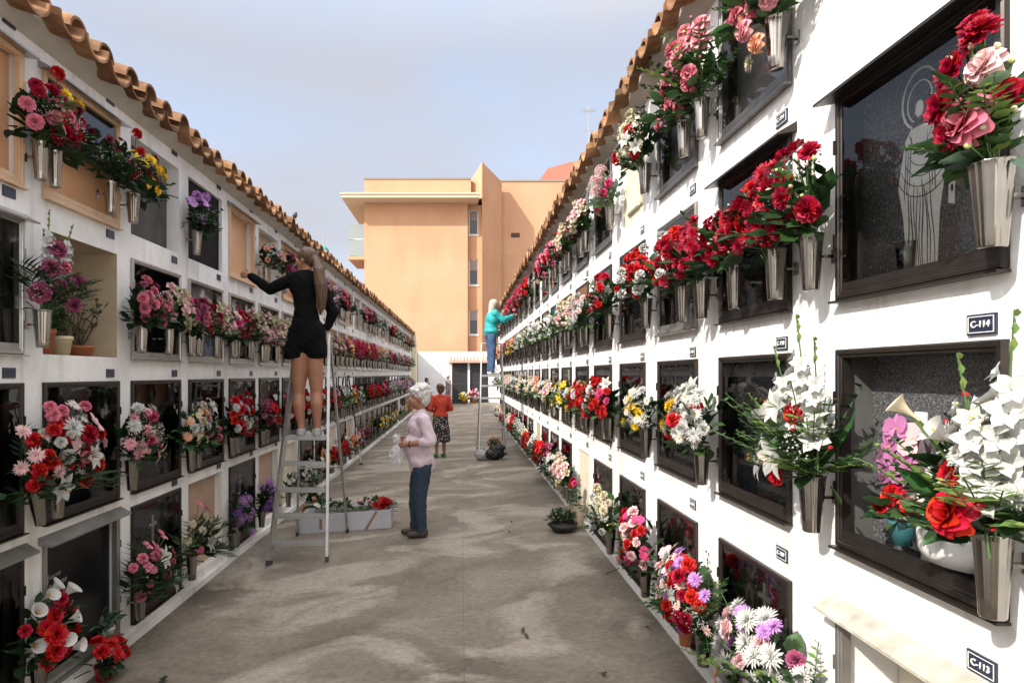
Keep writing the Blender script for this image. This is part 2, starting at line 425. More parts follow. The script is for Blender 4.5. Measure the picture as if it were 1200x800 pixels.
def STY(side, row, col):
    """look of one niche front: frame, back, glass, hood, depth"""
    rnd = random.Random(hash((side == 'r', row, col)) & 0xffff)
    st = dict(frame=BROWNALU, back=GRANITE, glass=True, hood=None, depth=.09 if side == 'l' else .075)
    if side == 'r':
        if row == 3: st.update(frame=DARKSTEEL, back=rnd.choice([GREYSTONE, GRANITE, GREYSTONE]))
        if row == 2: st['back'] = GRANITE; st['hood'] = BROWNALU if col in (0, 1) else None
        if (row, col) == (3, 0): st.update(frame=None, back=WHITEWASH, glass=False, depth=0.0)
        if (row, col) == (0, 0): st.update(frame=OLDALU, back=CREAMSTONE, glass=False, hood=HOODCREAM, depth=.20)
        if (row, col) in ((3, 3), (0, 5), (0, 9)): st.update(frame=None, back=CREAMSTONE, glass=False, depth=.02)
        if (row, col) in ((1, 3), (3, 5), (1, 7)): st.update(back=GREYSTONE, depth=.26)
        if (row, col) == (2, 2): st['frame'] = OLDALU
        if (row, col) == (1, 0): st.update(depth=.11, glass=False)
        if col > 5 and rnd.random() < .35: st['back'] = rnd.choice([WHITESTONE, GREYSTONE, TAN])
    else:
        st['frame'] = BROWNALU if row < 2 else SILVER
        if row == 3:
            k = {-1: 'wood', 0: 'wood', 1: 'cement', 2: 'black', 3: 'door', 4: 'tan', 5: 'wood'}.get(col)
            if k == 'wood': st.update(frame=PALEWOOD, back=SALMON, glass=False, hood=STEEL if col < 1 else OLDALU, depth=.06)
            elif k == 'cement': st.update(frame=None, back=CEMENT, glass=False, depth=.10)
            elif k == 'black': st.update(frame=None, back=MATTEBLACK, glass=False, depth=.03)
            elif k == 'door': st.update(frame=PALEWOOD, back=SALMON, glass=False, hood=OLDALU, depth=.08)
            elif k == 'tan': st.update(frame=None, back=TANPINK, glass=False, depth=.09)
            elif rnd.random() < .5: st.update(frame=None, back=rnd.choice([TANPINK, TAN, GREYSTONE]), glass=False, depth=.05)
        elif row == 2:
            if col == 0: st.update(frame=None, back=TAN, glass=False, depth=.42, lining=TAN)
            elif col == -1: st.update(hood=STEEL)
            else: st.update(back=rnd.choice([GRANITE, BLACKSTONE, WHITESTONE, GRANITE]))
        elif row == 1:
            st.update(back=BLACKSTONE if col < 2 else rnd.choice([BLACKSTONE, GRANITE, GREYSTONE]))
        else:
            if col == 0: st.update(frame=OLDALU, back=BLACKSTONE, glass=False, hood=OLDALU, depth=.05)
            elif col == -1: st.update(hood=OLDALU, back=BLACKSTONE)
            elif col in (2, 4): st.update(frame=None, back=TANPINK, glass=False, depth=.07)
            elif col > 4 and rnd.random() < .3: st.update(frame=None, back=rnd.choice([TAN, TANPINK, CREAMSTONE]), glass=False, depth=.05)
    return st

WALLS = {}
def make_wall(side):
    s = SIDES[side]; sg = s['sgn']; x = s['x']; b = MB()
    def Q(p, flip):   # quad list of points
        b.add(p, [(0,1,2,3) if not flip else (3,2,1,0)], 0)
    rows, cols, wd = s['rows'], s['cols'], s['w']
    cuts = [s['y0']]
    for c in cols: cuts += [s['c'](c) - wd/2, s['c'](c) + wd/2]
    cuts.append(s['y1'])
    zs = [s['base'] - .3]
    for (a, t) in rows: zs += [a, t]
    zs.append(s['top'])
    for i in range(len(cuts)-1):
        for k in range(len(zs)-1):
            if i % 2 == 1 and k % 2 == 1: continue
            Q([(x, cuts[i], zs[k]), (x, cuts[i+1], zs[k]), (x, cuts[i+1], zs[k+1]), (x, cuts[i], zs[k+1])], side == 'r')
    for ri, (a, t) in enumerate(rows):
        for c in cols:
            d = depth_of(side, ri, c) + .02; y0, y1 = s['c'](c) - wd/2, s['c'](c) + wd/2; xd = x + sg*d
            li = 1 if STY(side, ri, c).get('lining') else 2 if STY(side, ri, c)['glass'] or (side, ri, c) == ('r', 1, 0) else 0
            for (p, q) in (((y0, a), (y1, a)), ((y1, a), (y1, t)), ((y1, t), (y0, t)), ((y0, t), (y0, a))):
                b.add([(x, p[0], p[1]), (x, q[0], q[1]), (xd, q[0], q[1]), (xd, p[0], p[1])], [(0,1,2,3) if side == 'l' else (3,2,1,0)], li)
            b.add([(xd, y0, a), (xd, y1, a), (xd, y1, t), (xd, y0, t)], [(0,1,2,3) if side == 'l' else (3,2,1,0)], li)
    xb = x + sg*2.5
    z0, z1 = zs[0], zs[-1]
    for yy in (s['y0'], s['y1']):
        b.add([(x, yy, z0), (xb, yy, z0), (xb, yy, z1), (x, yy, z1)], [(0,1,2,3)], 0)
    b.add([(xb, s['y0'], z0), (xb, s['y1'], z0), (xb, s['y1'], z1), (xb, s['y0'], z1)], [(0,1,2,3)], 0)
    b.add([(x, s['y0'], z1), (x, s['y1'], z1), (xb, s['y1'], z1), (xb, s['y0'], z1)], [(0,1,2,3)], 0)
    # low plinth lip along the foot of the wall
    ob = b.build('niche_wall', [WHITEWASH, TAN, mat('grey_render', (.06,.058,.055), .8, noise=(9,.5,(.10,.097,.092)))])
    rnd = random.Random(5 if side == 'r' else 6)
    pl = MB()
    pl.box(min(x, x - sg*.035), max(x, x - sg*.035), s['y0'], s['y1'] + .03, s['base'] - .3, s['base'] + .06)
    pl.build('plinth', WHITEWASH, ob)
    # tiled eave: channel tiles below, cover tiles above, on a mortar bed
    t = MB(); sp = .275; out0, inn = .19, 1.25; sl = math.tan(R(17))
    ea = s['eave']
    n = int((s['y1'] - s['y0']) / sp) + 1
    for i in range(n):
        yc = s['y0'] + .1 + i*sp
        for kind in (0, 1):
            jy = yc + (sp/2 if kind else 0) + rnd.uniform(-.018, .018); o0 = out0 + rnd.uniform(-.03, .03) - (.025 if kind else 0)
            rr = .118 if kind == 0 else .088
            seg = 8; V = []; F = []
            tilt = rnd.uniform(-.014, .014)
            steps = [(o0, 0), (-.22, 0), (-.22, 1), (-inn, 1)]
            for (oo, lift) in steps:
                zc = ea + (out0 - oo)*sl + (.0 if kind == 0 else .10) + .018*lift + tilt
                tp = 1 - .12*((o0 - oo) / 1.4) if kind else 1
                for (r2) in (rr*tp, (rr - .016)*tp):
                    for q in range(seg+1):
                        ang = pi*q/seg if kind else pi + pi*q/seg
                        V.append((x - sg*oo, jy + r2*math.cos(ang), zc + .118*(1 if kind == 0 else 0) + r2*math.sin(ang)*(1.0 if kind else .92)))
            m = seg+1
            for k in range(len(steps)-1):
                for q in range(seg):
                    for off in (0, m):
                        a0 = k*2*m + off + q; a1 = (k+1)*2*m + off + q
                        F.append((a0, a0+1, a1+1, a1) if off == 0 else (a1, a1+1, a0+1, a0))
            for q in range(seg): F.append((q, m+q, m+q+1, q+1))                       # thick rim at the eave
            for k in range(len(steps)-1):
                for q in (0, seg):
                    F.append((k*2*m+q, k*2*m+m+q, (k+1)*2*m+m+q, (k+1)*2*m+q))
            t.add(V, F, 0, False)
    t.build('tile_eave', TILE, ob)
    mo = MB()
    V = [(x - sg*.10, s['y0'], ea+.06), (x + sg*.02, s['y0'], ea-.02), (x + sg*1.25, s['y0'], ea+.34), (x + sg*1.25, s['y0'], ea + .42), (x - sg*.10, s['y0'], ea+.10)]
    V += [(a, s['y1'], c) for a, _, c in V]
    mo.add(V, [(0,1,2,3,4), (9,8,7,6,5)] + [(i, i+5, (i+1) % 5 + 5, (i+1) % 5) for i in range(5)], 0)
    # back slope of the roof
    V = [(x + sg*1.25, s['y0'], ea+.46), (x + sg*1.25, s['y1'], ea+.46), (x + sg*2.7, s['y1'], ea-.02), (x + sg*2.7, s['y0'], ea-.02)]
    V += [(a, b_, c-.06) for a, b_, c in V]
    mo.add(V, [(0,1,2,3), (7,6,5,4), (0,4,5,1), (1,5,6,2), (2,6,7,3), (3,7,4,0)], 0)
    mo.build('roof_bed', mat('lime_mortar', (.50,.46,.40), .9, noise=(8,.5,(.40,.36,.30))), ob)
    for me in (ob.data,): pass
    WALLS[side] = ob
    return ob
wl = make_wall('l'); wr = make_wall('r')
tag(wl, 'long whitewashed niche wall standing in shade behind the woman on the ladder', 'niche wall', kind='thing')
tag(wr, 'sunlit whitewashed niche wall with blue number plates and clay tile eave', 'niche wall', kind='thing')

MC = {}
def cached(key, fn):
    if key not in MC: MC[key] = fn()
    return MC[key]
def frame_mesh(w_, h_, m):
    def f():
        b = MB()
        prof = [(-.008, .002), (-.008, .016), (-.003, .021), (.009, .021), (.012, .015), (.020, .015), (.023, .012), (.023, -.02)]
        V = []
        for (i, y) in prof:
            xa, za = w_/2 - i, h_/2 - i
            V += [(-xa, y, -za), (xa, y, -za), (xa, y, za), (-xa, y, za)]
        F = []
        for k in range(len(prof)-1):
            for q in range(4):
                F.append((k*4+q, k*4+(q+1) % 4, (k+1)*4+(q+1) % 4, (k+1)*4+q))
        b.add(V, F, 0)
        b.box(-w_/2 - .014, w_/2 + .014, .004, .040, -h_/2 - .018, -h_/2 - .0105)     # drip sill
        b.box(-w_/2 + .0235, w_/2 - .0235, -.015, .013, -h_/2 + .0235, -h_/2 + .050)   # deep bottom rail
        for sx in (-1, 1): b.box(sx*(w_/2 - .0) - .004, sx*(w_/2 - .0) + .004, .0215, .029, h_*.22, h_*.22 + .05); b.box(sx*(w_/2 - .0) - .004, sx*(w_/2 - .0) + .004, .0215, .029, -h_*.25, -h_*.25 + .05)
        me = b.mesh('niche_frame', m); recalc(me); return me
    return cached(('fr', round(w_, 3), round(h_, 3), m.name), f)
def slab_mesh(w_, h_, m):
    def f():
        b = MB(); b.box(-w_/2 + .002, w_/2 - .002, -.02, 0, -h_/2 + .002, h_/2 - .002); return b.mesh('headstone', m)
    return cached(('sl', round(w_, 3), round(h_, 3), m.name), f)
def glass_mesh(w_, h_):
    def f():
        b = MB(); b.add([(-w_/2 + .022, .010, -h_/2 + .048), (w_/2 - .022, .010, -h_/2 + .048), (w_/2 - .022, .010, h_/2 - .022), (-w_/2 + .022, .010, h_/2 - .022)], [(3,2,1,0)]); return b.mesh('glass_pane', GLASS)
    return cached(('gl', round(w_, 3), round(h_, 3)), f)
def hood_mesh(w_, m):
    def f():
        b = MB(); a = w_/2 + .045
        V = [(-a, .002, .070), (-a, .078, .026), (-a, .078, .016), (-a, .002, .030)]
        V += [(-x, y, z) for x, y, z in V]
        b.add(V, [(0,1,2,3), (7,6,5,4), (0,4,5,1), (1,5,6,2), (2,6,7,3), (3,7,4,0)], 0)
        me = b.mesh('hood', m); recalc(me); return me
    return cached(('ho', round(w_, 3), m.name), f)
def portrait_mesh():
    def f():
        b = MB()
        for (sx, sz, y, mi) in ((.05, .068, .006, 0), (.042, .059, .0085, 1)):
            n = 20; b.extrude([(sx*math.cos(2*pi*i/n), sz*math.sin(2*pi*i/n)) for i in range(n)], 0, y, mi)
        b.extrude([(-.030, -.045), (.030, -.045), (.022, -.015), (.010, -.008), (.014, .018), (0, .032), (-.014, .018), (-.010, -.008), (-.022, -.015)], .0085, .0100, 2)
        return b.mesh('portrait', [GOLDMETAL, mat('portrait_ground', (.42,.36,.28), .3), mat('portrait_figure', (.14,.09,.07), .3)])
    return cached('portrait', f)
def cross_mesh(m):
    def f():
        b = MB(); b.box(-.012, .012, 0, .012, -.10, .10); b.box(-.06, -.0121, 0, .012, .02, .044); b.box(.0121, .06, 0, .012, .02, .044); return b.mesh('cross', m)
    return cached(('cross', m.name), f)
def inscription_mesh(line):
    rnd = random.Random(3 + line); b = MB()
    xx = .30 if line % 2 == 0 else .24
    hgt = .030 if line in (1, 4) else .020
    for q in range(rnd.randint(7, 12)):
        w0 = rnd.uniform(.012, .018)
        # worn letter-like strokes that cannot be read
        b.box(xx - .004, xx, 0, .003, 0, hgt*rnd.uniform(.8, 1)); zq = hgt*rnd.choice([.0, .4, .75]); b.box(xx - w0, xx - .0041, 0, .003, zq, zq + hgt*.2)
        if rnd.random() < .5: b.box(xx - w0, xx - w0 + .003, 0, .0031, zq + hgt*.2, hgt*.95)
        xx -= w0 + .007
    return b.mesh('inscription', ENGRAVEDIM)

def text_obj(txt, size, m, depth=.0012):
    cu = bpy.data.curves.new('number', 'FONT'); cu.body = txt; cu.size = size; cu.align_x = 'CENTER'; cu.align_y = 'CENTER'; cu.extrude = depth
    cu.offset = size*.006
    o = bpy.data.objects.new('number_text', cu); COL.objects.link(o)
    dg = bpy.context.evaluated_depsgraph_get()
    me = bpy.data.meshes.new_from_object(o.evaluated_get(dg))
    bpy.data.objects.remove(o, do_unlink=True); bpy.data.curves.remove(cu)
    T = Matrix(((-1,0,0,0), (0,0,1,0), (0,1,0,0), (0,0,0,1)))
    me.transform(T); me.materials.clear(); me.materials.append(m)
    return me
def plate_mesh(dim=False):
    def f():
        b = MB(); b.box(-.047, .047, 0, .006, -.027, .027, 0)
        t = .003
        for (x0, x1, z0, z1) in ((-.042,.042,.0195,.0215), (-.042,.042,-.0215,-.0195), (-.042,-.040,-.019,.019), (.040,.042,-.019,.019)):
            b.box(x0, x1, .0062, .0075, z0, z1, 1)
        return b.mesh('number_plate', [PLATE, mat('faded_line', (.10,.11,.13), .5) if dim else PLATEINK])
    return cached(('plate', dim), f)

NICHE = {}
def put(name, me, parent, M):
    o = link(name, me, parent); o.matrix_local = M; return o
def sub(name, me, parent, x=0, y=0, z=0):
    return link(name, me, parent, (x, y, z))
rnd0 = random.Random(11)
for side in ('r', 'l'):
    s = SIDES[side]; wallob = WALLS[side]
    far = MB(); farm = [BROWNALU, GRANITE]
    for ri, (a, t) in enumerate(s['rows']):
        for c in s['cols']:
            st = STY(side, ri, c); w_, h_ = s['w'], t - a; zc = (a + t)/2; Y = s['c'](c)
            M = wall_T(side, Y, zc)
            if side == 'l' and c >= 24:
                far.box(-w_/2, w_/2, -.04, .03, -h_/2, h_/2, 0, M); continue
            if st['frame'] is not None:
                fo = put('niche_frame', frame_mesh(w_, h_, st['frame']), wallob, M)
                hs = sub('headstone', slab_mesh(w_, h_, st['back']), fo, 0, -st['depth'], 0)
                base = fo
            else:
                base = put('headstone', slab_mesh(w_, h_, st['back']), wallob, M @ Matrix.Translation((0, -st['depth'], 0))); fo = base
            yo = 0 if st['frame'] is None else -st['depth']
            if st['glass']: sub('glass_pane', glass_mesh(w_, h_), fo)
            if st['hood']: sub('hood', hood_mesh(w_, st['hood']), fo, 0, .0, h_/2 - .028 if (side, ri) != ('r', 0) else h_/2 - .01)
            NICHE[(side, ri, c)] = (fo, yo)
            lim = 8 if side == 'r' else 10
            if c <= lim and st['back'] in (GRANITE, BLACKSTONE, GREYSTONE, WHITESTONE) and not (side == 'l' and (ri, c) in ((3, 2), (0, 0))) and not (side == 'r' and (ri, c) in ((2, 0), (1, 0))):
                q = rnd0.random()
                em = ENGRAVE if st['back'] in (GRANITE, BLACKSTONE) else BLACKSTONE
                if q < .6: sub('cross', cross_mesh(em), fo, rnd0.uniform(-.2, .2), yo + .001, h_*.18)
                if q > .35: sub('portrait', portrait_mesh(), fo, rnd0.uniform(-.22, .22), yo + .001, h_*.16)
            # number plate above the niche
            if c <= (12 if side == 'r' else 10):
                gap = (s['rows'][ri+1][0] if ri < 3 else s['eave'] - .02) - t
                zz = t + ((.097 if ri in (0, 2) else .050, gap*.5)[ri == 3] if side == 'r' else (.065, .06, .116, .11)[ri])
                if st['hood'] and side == 'l': zz = t + .125
                xo = -.275 if side == 'r' else -.30
                pm = put('number_plate', plate_mesh(side == 'l'), wallob, wall_T(side, Y, zz, .001) @ Matrix.Translation((xo*1.0, 0, 0)))
                if side == 'r' and c <= 4:
                    num = 113 - 4*c + ri
                    sub('number', text_obj('C-%d' % num, .0245, PLATEINK), pm, 0, .0082, 0)
    if far.n:
        o = far.build('niche_frame', BROWNALU, wallob); o['kind'] = 'stuff'

# left: worn inscription on the black slab; lettering-like script and pale edge on the black stone above
fo, yo = NICHE[('l', 0, 0)]
for line in range(6): sub('inscription', inscription_mesh(line), fo, .02, yo + .001, .16 - .062*line - (.03 if line > 2 else 0))
# saint-like robed figure etched into the granite of the large sunlit niche
def etched_figure():
    b = MB()
    # robe (x to the reader's left is +)
    robe = [(-.075,-.30),(.055,-.30),(.075,-.12),(.098,-.02),(.080,.06),(.065,.12),(.040,.150),(-.02,.150),(-.055,.125),(-.075,.06),(-.105,-.03),(-.085,-.13)]
    b.extrude(robe, 0, .002, 0)
    n = 22
    for r0, r1, cz_ in ((.075, .082, .235), (.052, .056, .225)):
        for i in range(n):
            a0, a1 = -.35*pi + 1.7*pi*i/n, -.35*pi + 1.7*pi*(i+1)/n
            b.extrude([(r0*math.cos(a0), cz_ + 1.15*r0*math.sin(a0)), (r1*math.cos(a0), cz_ + 1.15*r1*math.sin(a0)), (r1*math.cos(a1), cz_ + 1.15*r1*math.sin(a1)), (r0*math.cos(a1), cz_ + 1.15*r0*math.sin(a1))], 0, .002, 0)
    b.extrude([(.03*math.cos(2*pi*i/14), .205 + .042*math.sin(2*pi*i/14)) for i in range(14)], 0, .0022, 1)      # veil and face
    b.extrude([(.018*math.cos(2*pi*i/12), .203 + .026*math.sin(2*pi*i/12)) for i in range(12)], .0022, .0032, 0)
    b.extrude([(-.040+.026*math.cos(2*pi*i/12), .115 + .030*math.sin(2*pi*i/12)) for i in range(12)], .0021, .0032, 0)  # child
    b.extrude([(-.090,.085),(-.125,.10),(-.118,-.12),(-.142,-.13),(-.150,.10),(-.12,.14),(-.09,.12)], 0, .002, 0)         # hanging sash
    for z in (-.08, -.03, .03): b.extrude([(-.133+.006*math.cos(i), z+.012*math.sin(i)) for i in (0, 1, 2, 3, 4, 5)], .0021, .0030, 1)
    rnd = random.Random(4)
    def stroke(P, wd, m=1):
        n_ = len(P)
        L_ = []; R_ = []
        for k in range(n_):
            ax, az = P[max(k-1, 0)]; bx, bz = P[min(k+1, n_-1)]; dx, dz = bx - ax, bz - az; q = math.hypot(dx, dz) or 1; ww = wd*math.sin(pi*(.12 + .76*k/(n_-1)))
            L_.append((P[k][0] - dz/q*ww, P[k][1] + dx/q*ww)); R_.append((P[k][0] + dz/q*ww, P[k][1] - dx/q*ww))
        b.extrude(L_ + R_[::-1], .0022, .0034, m)
    for i in range(9):                                   # long falling folds of the skirt
        x0 = -.062 + .0145*i; z1 = -.02 - .02*((i*5) % 3); x1 = -.066 + .0138*i + rnd.uniform(-.006, .006)
        stroke([(x0*.8 + .004 + (x1 - x0*.8)*q/7 + .004*math.sin(q*.9 + i), z1 + (-.288 - z1)*q/7) for q in range(8)], rnd.uniform(.0012, .0024))
    for i in range(5):                                   # mantle folds sweeping across
        r_ = .05 + .022*i
        stroke([(-.02 + r_*math.cos(a)*.95, .10 - r_*.9*math.sin(a) - .012*i) for a in [.35 + 2.2*q/9 for q in range(10)]], .0016)
    for sg_ in (-1, 1):
        for i in range(3): stroke([(sg_*(.035 + .012*i + .010*q/5), .125 - .04*i*.4 - .16*q/5) for q in range(6)], .0016)
    stroke([(-.055, .125), (-.03, .09), (.0, .08), (.03, .10), (.045, .135)], .002)
    return b.mesh('engraved_figure', [ENGRAVE, GRANITE])
fo, yo = NICHE[('r', 2, 0)]; sub('engraved_figure', etched_figure(), fo, .06, yo + .001, .0)
# pale relief of the middle sunlit niche: rock and a small portrait
def relief():
    b = MB()
    b.extrude([(.16,-.30),(.10,-.02),(.07,.06),(.045,-.01),(.02,-.09),(-.06,-.12),(-.10,-.20),(-.12,-.31)], 0, .004, 0)
    b.extrude([(.10,.14),(.045,.14),(.05,.06),(.09,.05)], 0, .005, 0)
    return b.mesh('relief', [ENGRAVE])
fo, yo = NICHE[('r', 1, 0)]; sub('relief', relief(), fo, .03, yo + .001, .0); sub('portrait', portrait_mesh(), fo, -.21, yo + .001, .17)
fo, yo = NICHE[('l', 3, 0)]; b = MB(); b.box(-.355, .355, -.045, .004, .02, .318); b.box(-.355, .355, -.045, .012, .0, .0195, 1); b.build('upper_pane', [mat('smoked_pane', (.012,.013,.014), .1), STEEL], fo)
# tan niche wall bracket of the lowest sunlit niche
fo, yo = NICHE[('r', 0, 0)]
b = MB(); b.tube([(-.02, 0, .10), (-.02, .06, .10), (.06, .075, .085)], .007, 8); b.ball((.06, .075, .085), .013)
b.build('door_handle', GOLDMETAL, fo, (.02, yo, .08))
b = MB(); b.box(-.006, .006, 0, .02, -.26, .26); b.build('door_rail', BROWNALU, fo, (-.08, yo + .0005, .0))
# stone with the arched relief in the top sunlit row
fo, yo = NICHE[('r', 3, 3)]
b = MB(); b.box(-.20, .20, 0, .015, -.22, .20); b.box(-.15, .15, .0155, .03, -.22, -.05)
b.build('stone_relief', CREAMSTONE, fo, (0, .001, -.06))

# ------------------------------------------------------------------ flowers (unit size, facing +z)
def petal(L_=1.0, W_=.4, nu=3, nv=2, curl=.4, cup=.2, shape='round', ruffle=0.0, rnd=None, fold=0.0):
    V = []; F = []; x = z = 0.0
    for i in range(nu+1):
        u = i/nu
        if i:
            a = curl*(u - .5/nu); x += L_/nu*math.cos(a); z += L_/nu*math.sin(a)
        if shape == 'round': hw = W_*math.sin(pi*(.10 + .74*u))
        elif shape == 'fan': hw = W_*(.15 + .85*u**.8)
        elif shape == 'point': hw = W_*math.sin(pi*min(1, .08 + .92*u**.85))
        else: hw = W_*math.sin(pi*(.06 + .90*u))
        for j in range(nv+1):
            v = -1 + 2*j/nv
            rz = (rnd.uniform(-ruffle, ruffle)*u if ruffle and rnd else 0)
            rx = (rnd.uniform(-ruffle, ruffle)*u*.7 if ruffle and rnd else 0)
            V.append((x + rx, hw*v, z + cup*W_*v*v + fold*W_*abs(v) + rz))
    for i in range(nu):
        for j in range(nv):
            a = i*(nv+1)+j; F.append((a, a+nv+1, a+nv+2, a+1))
    return V, F
def Tm(az, tilt, r=0.0, z=0.0, s=1.0, roll=0.0):
    return Matrix.Rotation(az, 4, 'Z') @ Matrix.Translation((r, 0, z)) @ Matrix.Rotation(-tilt, 4, 'Y') @ Matrix.Rotation(roll, 4, 'X') @ Matrix.Scale(s, 4)

# every maker returns [(verts, faces, key)] with keys P petal, C eye, G green
def mk_rose(rnd, lod):
    out = []
    layers = [(3, 82, .02, .50, .30), (4, 74, .06, .62, .36), (5, 62, .09, .72, .44), (6, 46, .12, .82, .48), (7, 28, .14, .90, .50), (7, 8, .15, .96, .50)]
    if lod: layers = [(3, 70, .03, .55, .42), (5, 40, .1, .8, .55), (5, 8, .12, .95, .6)]
    for li, (n, t, r, L_, W_) in enumerate(layers):
        for k in range(n):
            P = petal(L_, W_, 2 if lod else 5, 2 if lod else 4, -.25 - .28*li if li > 1 else .3, .42, 'round', .03 if lod else .012, rnd)
            out.append((P, Tm(2*pi*k/n + li*.6 + rnd.uniform(-.15, .15), R(t + rnd.uniform(-6, 6)), r, .10 - .03*li), 'P'))
    for k in range(5): out.append((petal(.7, .12, 2, 1, -.6, 0, 'point'), Tm(2*pi*k/5, R(-25), .05, -.05), 'G'))
    return out
def mk_carnation(rnd, lod):
    out = []
    for (n, t, L_) in ([(7, 78, .62), (9, 55, .80), (11, 30, .95), (11, 6, 1.0)] if not lod else [(5, 68, .7), (7, 30, .95), (6, 4, 1)]):
        for k in range(n):
            P = petal(L_, .36 if not lod else .5, 2, 4 if not lod else 2, -.2, .15, 'fan', .13, rnd)
            out.append((P, Tm(2*pi*k/n + rnd.uniform(-.3, .3), R(t + rnd.uniform(-9, 9)), .03, 0, 1, rnd.uniform(-.35, .35)), 'P'))
    P = MB(); return out
def mk_mum(rnd, lod):
    out = []
    for (n, t, L_, W_) in ([(10, 72, .5, .10), (14, 52, .72, .11), (18, 30, .9, .115), (20, 8, 1.0, .12)] if not lod else [(6, 60, .6, .2), (9, 25, .95, .22)]):
        for k in range(n):
            out.append((petal(L_, W_, 2, 1, -.35, .2, 'blunt', 0), Tm(2*pi*k/n + rnd.uniform(-.15, .15), R(t + rnd.uniform(-7, 7)), .04, 0, rnd.uniform(.88, 1.05)), 'P'))
    return out
def disc(r, z, n=8, h=.08):
    V = [(0, 0, z+h)] + [(r*math.cos(2*pi*i/n), r*math.sin(2*pi*i/n), z) for i in range(n)]
    return V, [(0, i+1, (i+1) % n + 1) for i in range(n)]
def mk_daisy(rnd, lod):
    n = 15 if not lod else 8
    out = [(petal(1.0, .15 if not lod else .3, 2, 1, -.2, .1, 'blunt'), Tm(2*pi*k/n, R(8 + rnd.uniform(-8, 8)), .12, 0, rnd.uniform(.9, 1)), 'P') for k in range(n)]
    out.append((disc(.27, .05), Matrix.Identity(4), 'C')); return out
def mk_lily(rnd, lod):
    out = []
    for k in range(6):
        W_ = .33 if k % 2 == 0 else .25
        out.append((petal(1.15, W_, 5 if not lod else 3, 2, -1.15, .10, 'point', .02, rnd, .12), Tm(2*pi*k/6, R(50 + rnd.uniform(-5, 5)), .06, -.1 + (.015 if k % 2 else 0)), 'P'))
    if not lod:
        for k in range(6):
            a = 2*pi*k/6 + .3; b = MB(); b.tube([(0, 0, 0), (.10*math.cos(a), .10*math.sin(a), .35), (.2*math.cos(a), .2*math.sin(a), .6)], .014, 4, caps=False)
            out.append(((np.concatenate(b.V), b.F), Matrix.Identity(4), 'G'))
            b = MB(); b.ball((.21*math.cos(a), .21*math.sin(a), .62), (.06, .03, .03), 5, 4); out.append(((np.concatenate(b.V), b.F), Matrix.Identity(4), 'C'))
    else: out.append((disc(.12, .15), Matrix.Identity(4), 'C'))
    return out
def mk_calla(rnd, lod):
    V = []; F = []; nu, nv = 6, 12
    for i in range(nu+1):
        u = i/nu
        for j in range(nv+1):
            a = -pi*1.08 + 2.16*pi*j/nv
            lip = math.cos(a/2)**2
            r = .06 + .42*u**2.1*(0.72 + .5*lip)
            V.append((r*math.cos(a) + .22*u*u*lip, r*math.sin(a), -.7 + 1.15*u + .30*u**3*lip - .34*u**5*lip - (.012 if j == 0 else 0)))
    for i in range(nu):
        for j in range(nv):
            a = i*(nv+1)+j; F.append((a, a+1, a+nv+2, a+nv+1))
    b = MB(); b.tube([(0, 0, -.5), (.03, 0, 0), (.05, 0, .32)], [.05, .055, .03], 6)
    return [((V, F), Matrix.Identity(4), 'P'), ((np.concatenate(b.V), b.F), Matrix.Identity(4), 'C')]
def mk_glad(rnd, lod):       # a spike 1 long, florets towards +y
    out = []; b = MB(); b.tube([(0, 0, -.3), (0, .0, .5), (0, .03, 1.12)], [.012, .010, .004], 5)
    out.append(((np.concatenate(b.V), b.F), Matrix.Identity(4), 'G'))
    nfl = 11 if not lod else 6
    for i in range(nfl):
        z = .02 + .78*i/nfl; s = .15*(1 - .42*i/nfl)*rnd.uniform(.8, 1.15); sd = (-1)**i
        Q = Matrix.Translation((sd*.045, .035, z)) @ Vector((sd*rnd.uniform(.45, .95), .75, rnd.uniform(.25, .7))).to_track_quat('Z', 'Y').to_matrix().to_4x4() @ Matrix.Scale(s, 4)
        for k in range(6):
            out.append((petal(1.12, .38, 4, 3, -1.05, .22, 'blunt', .055, rnd), Q @ Tm(2*pi*k/6 + rnd.uniform(-.15, .15), R((60 if k % 2 else 48) + rnd.uniform(-10, 8)), .05), 'P'))
        out.append((petal(.8, .2, 2, 1, .4, .2, 'point'), Q @ Matrix.Rotation(pi, 4, 'X') @ Tm(0, R(20), .0), 'G'))
    for i in range(6):
        z = .82 + .05*i; sd = (-1)**i
        out.append((petal(.10*(1 - .1*i), .022, 2, 1, .3, .8, 'point'), Matrix.Translation((sd*.01, .02, z)) @ Vector((sd*.35, .25, 1)).to_track_quat('X', 'Z').to_matrix().to_4x4(), 'B'))
    return out
def mk_orchid(rnd, lod):
    out = []
    for (L_, W_, a) in ((.95, .30, 90), (.95, .30, 215), (.95, .30, 325)):
        out.append((petal(L_, W_, 3, 2, -.2, .1, 'blunt'), Tm(R(a), R(8), .06), 'P'))
    for a in (20, 160): out.append((petal(1.05, .62, 3, 3, -.25, .1, 'round'), Tm(R(a), R(14), .05, .03), 'P'))
    out.append((petal(.55, .22, 3, 2, -1.0, .5, 'round'), Tm(R(270), R(45), .04, .05), 'P')); out.append((disc(.09, .06, 6, .05), Matrix.Identity(4), 'C'))
    return out
def mk_tulip(rnd, lod):
    out = [(petal(1.0, .42, 3, 2, .75, .55, 'round'), Tm(2*pi*k/6, R(58 if k % 2 else 50), .10, -.35), 'P') for k in range(6)]
    return out
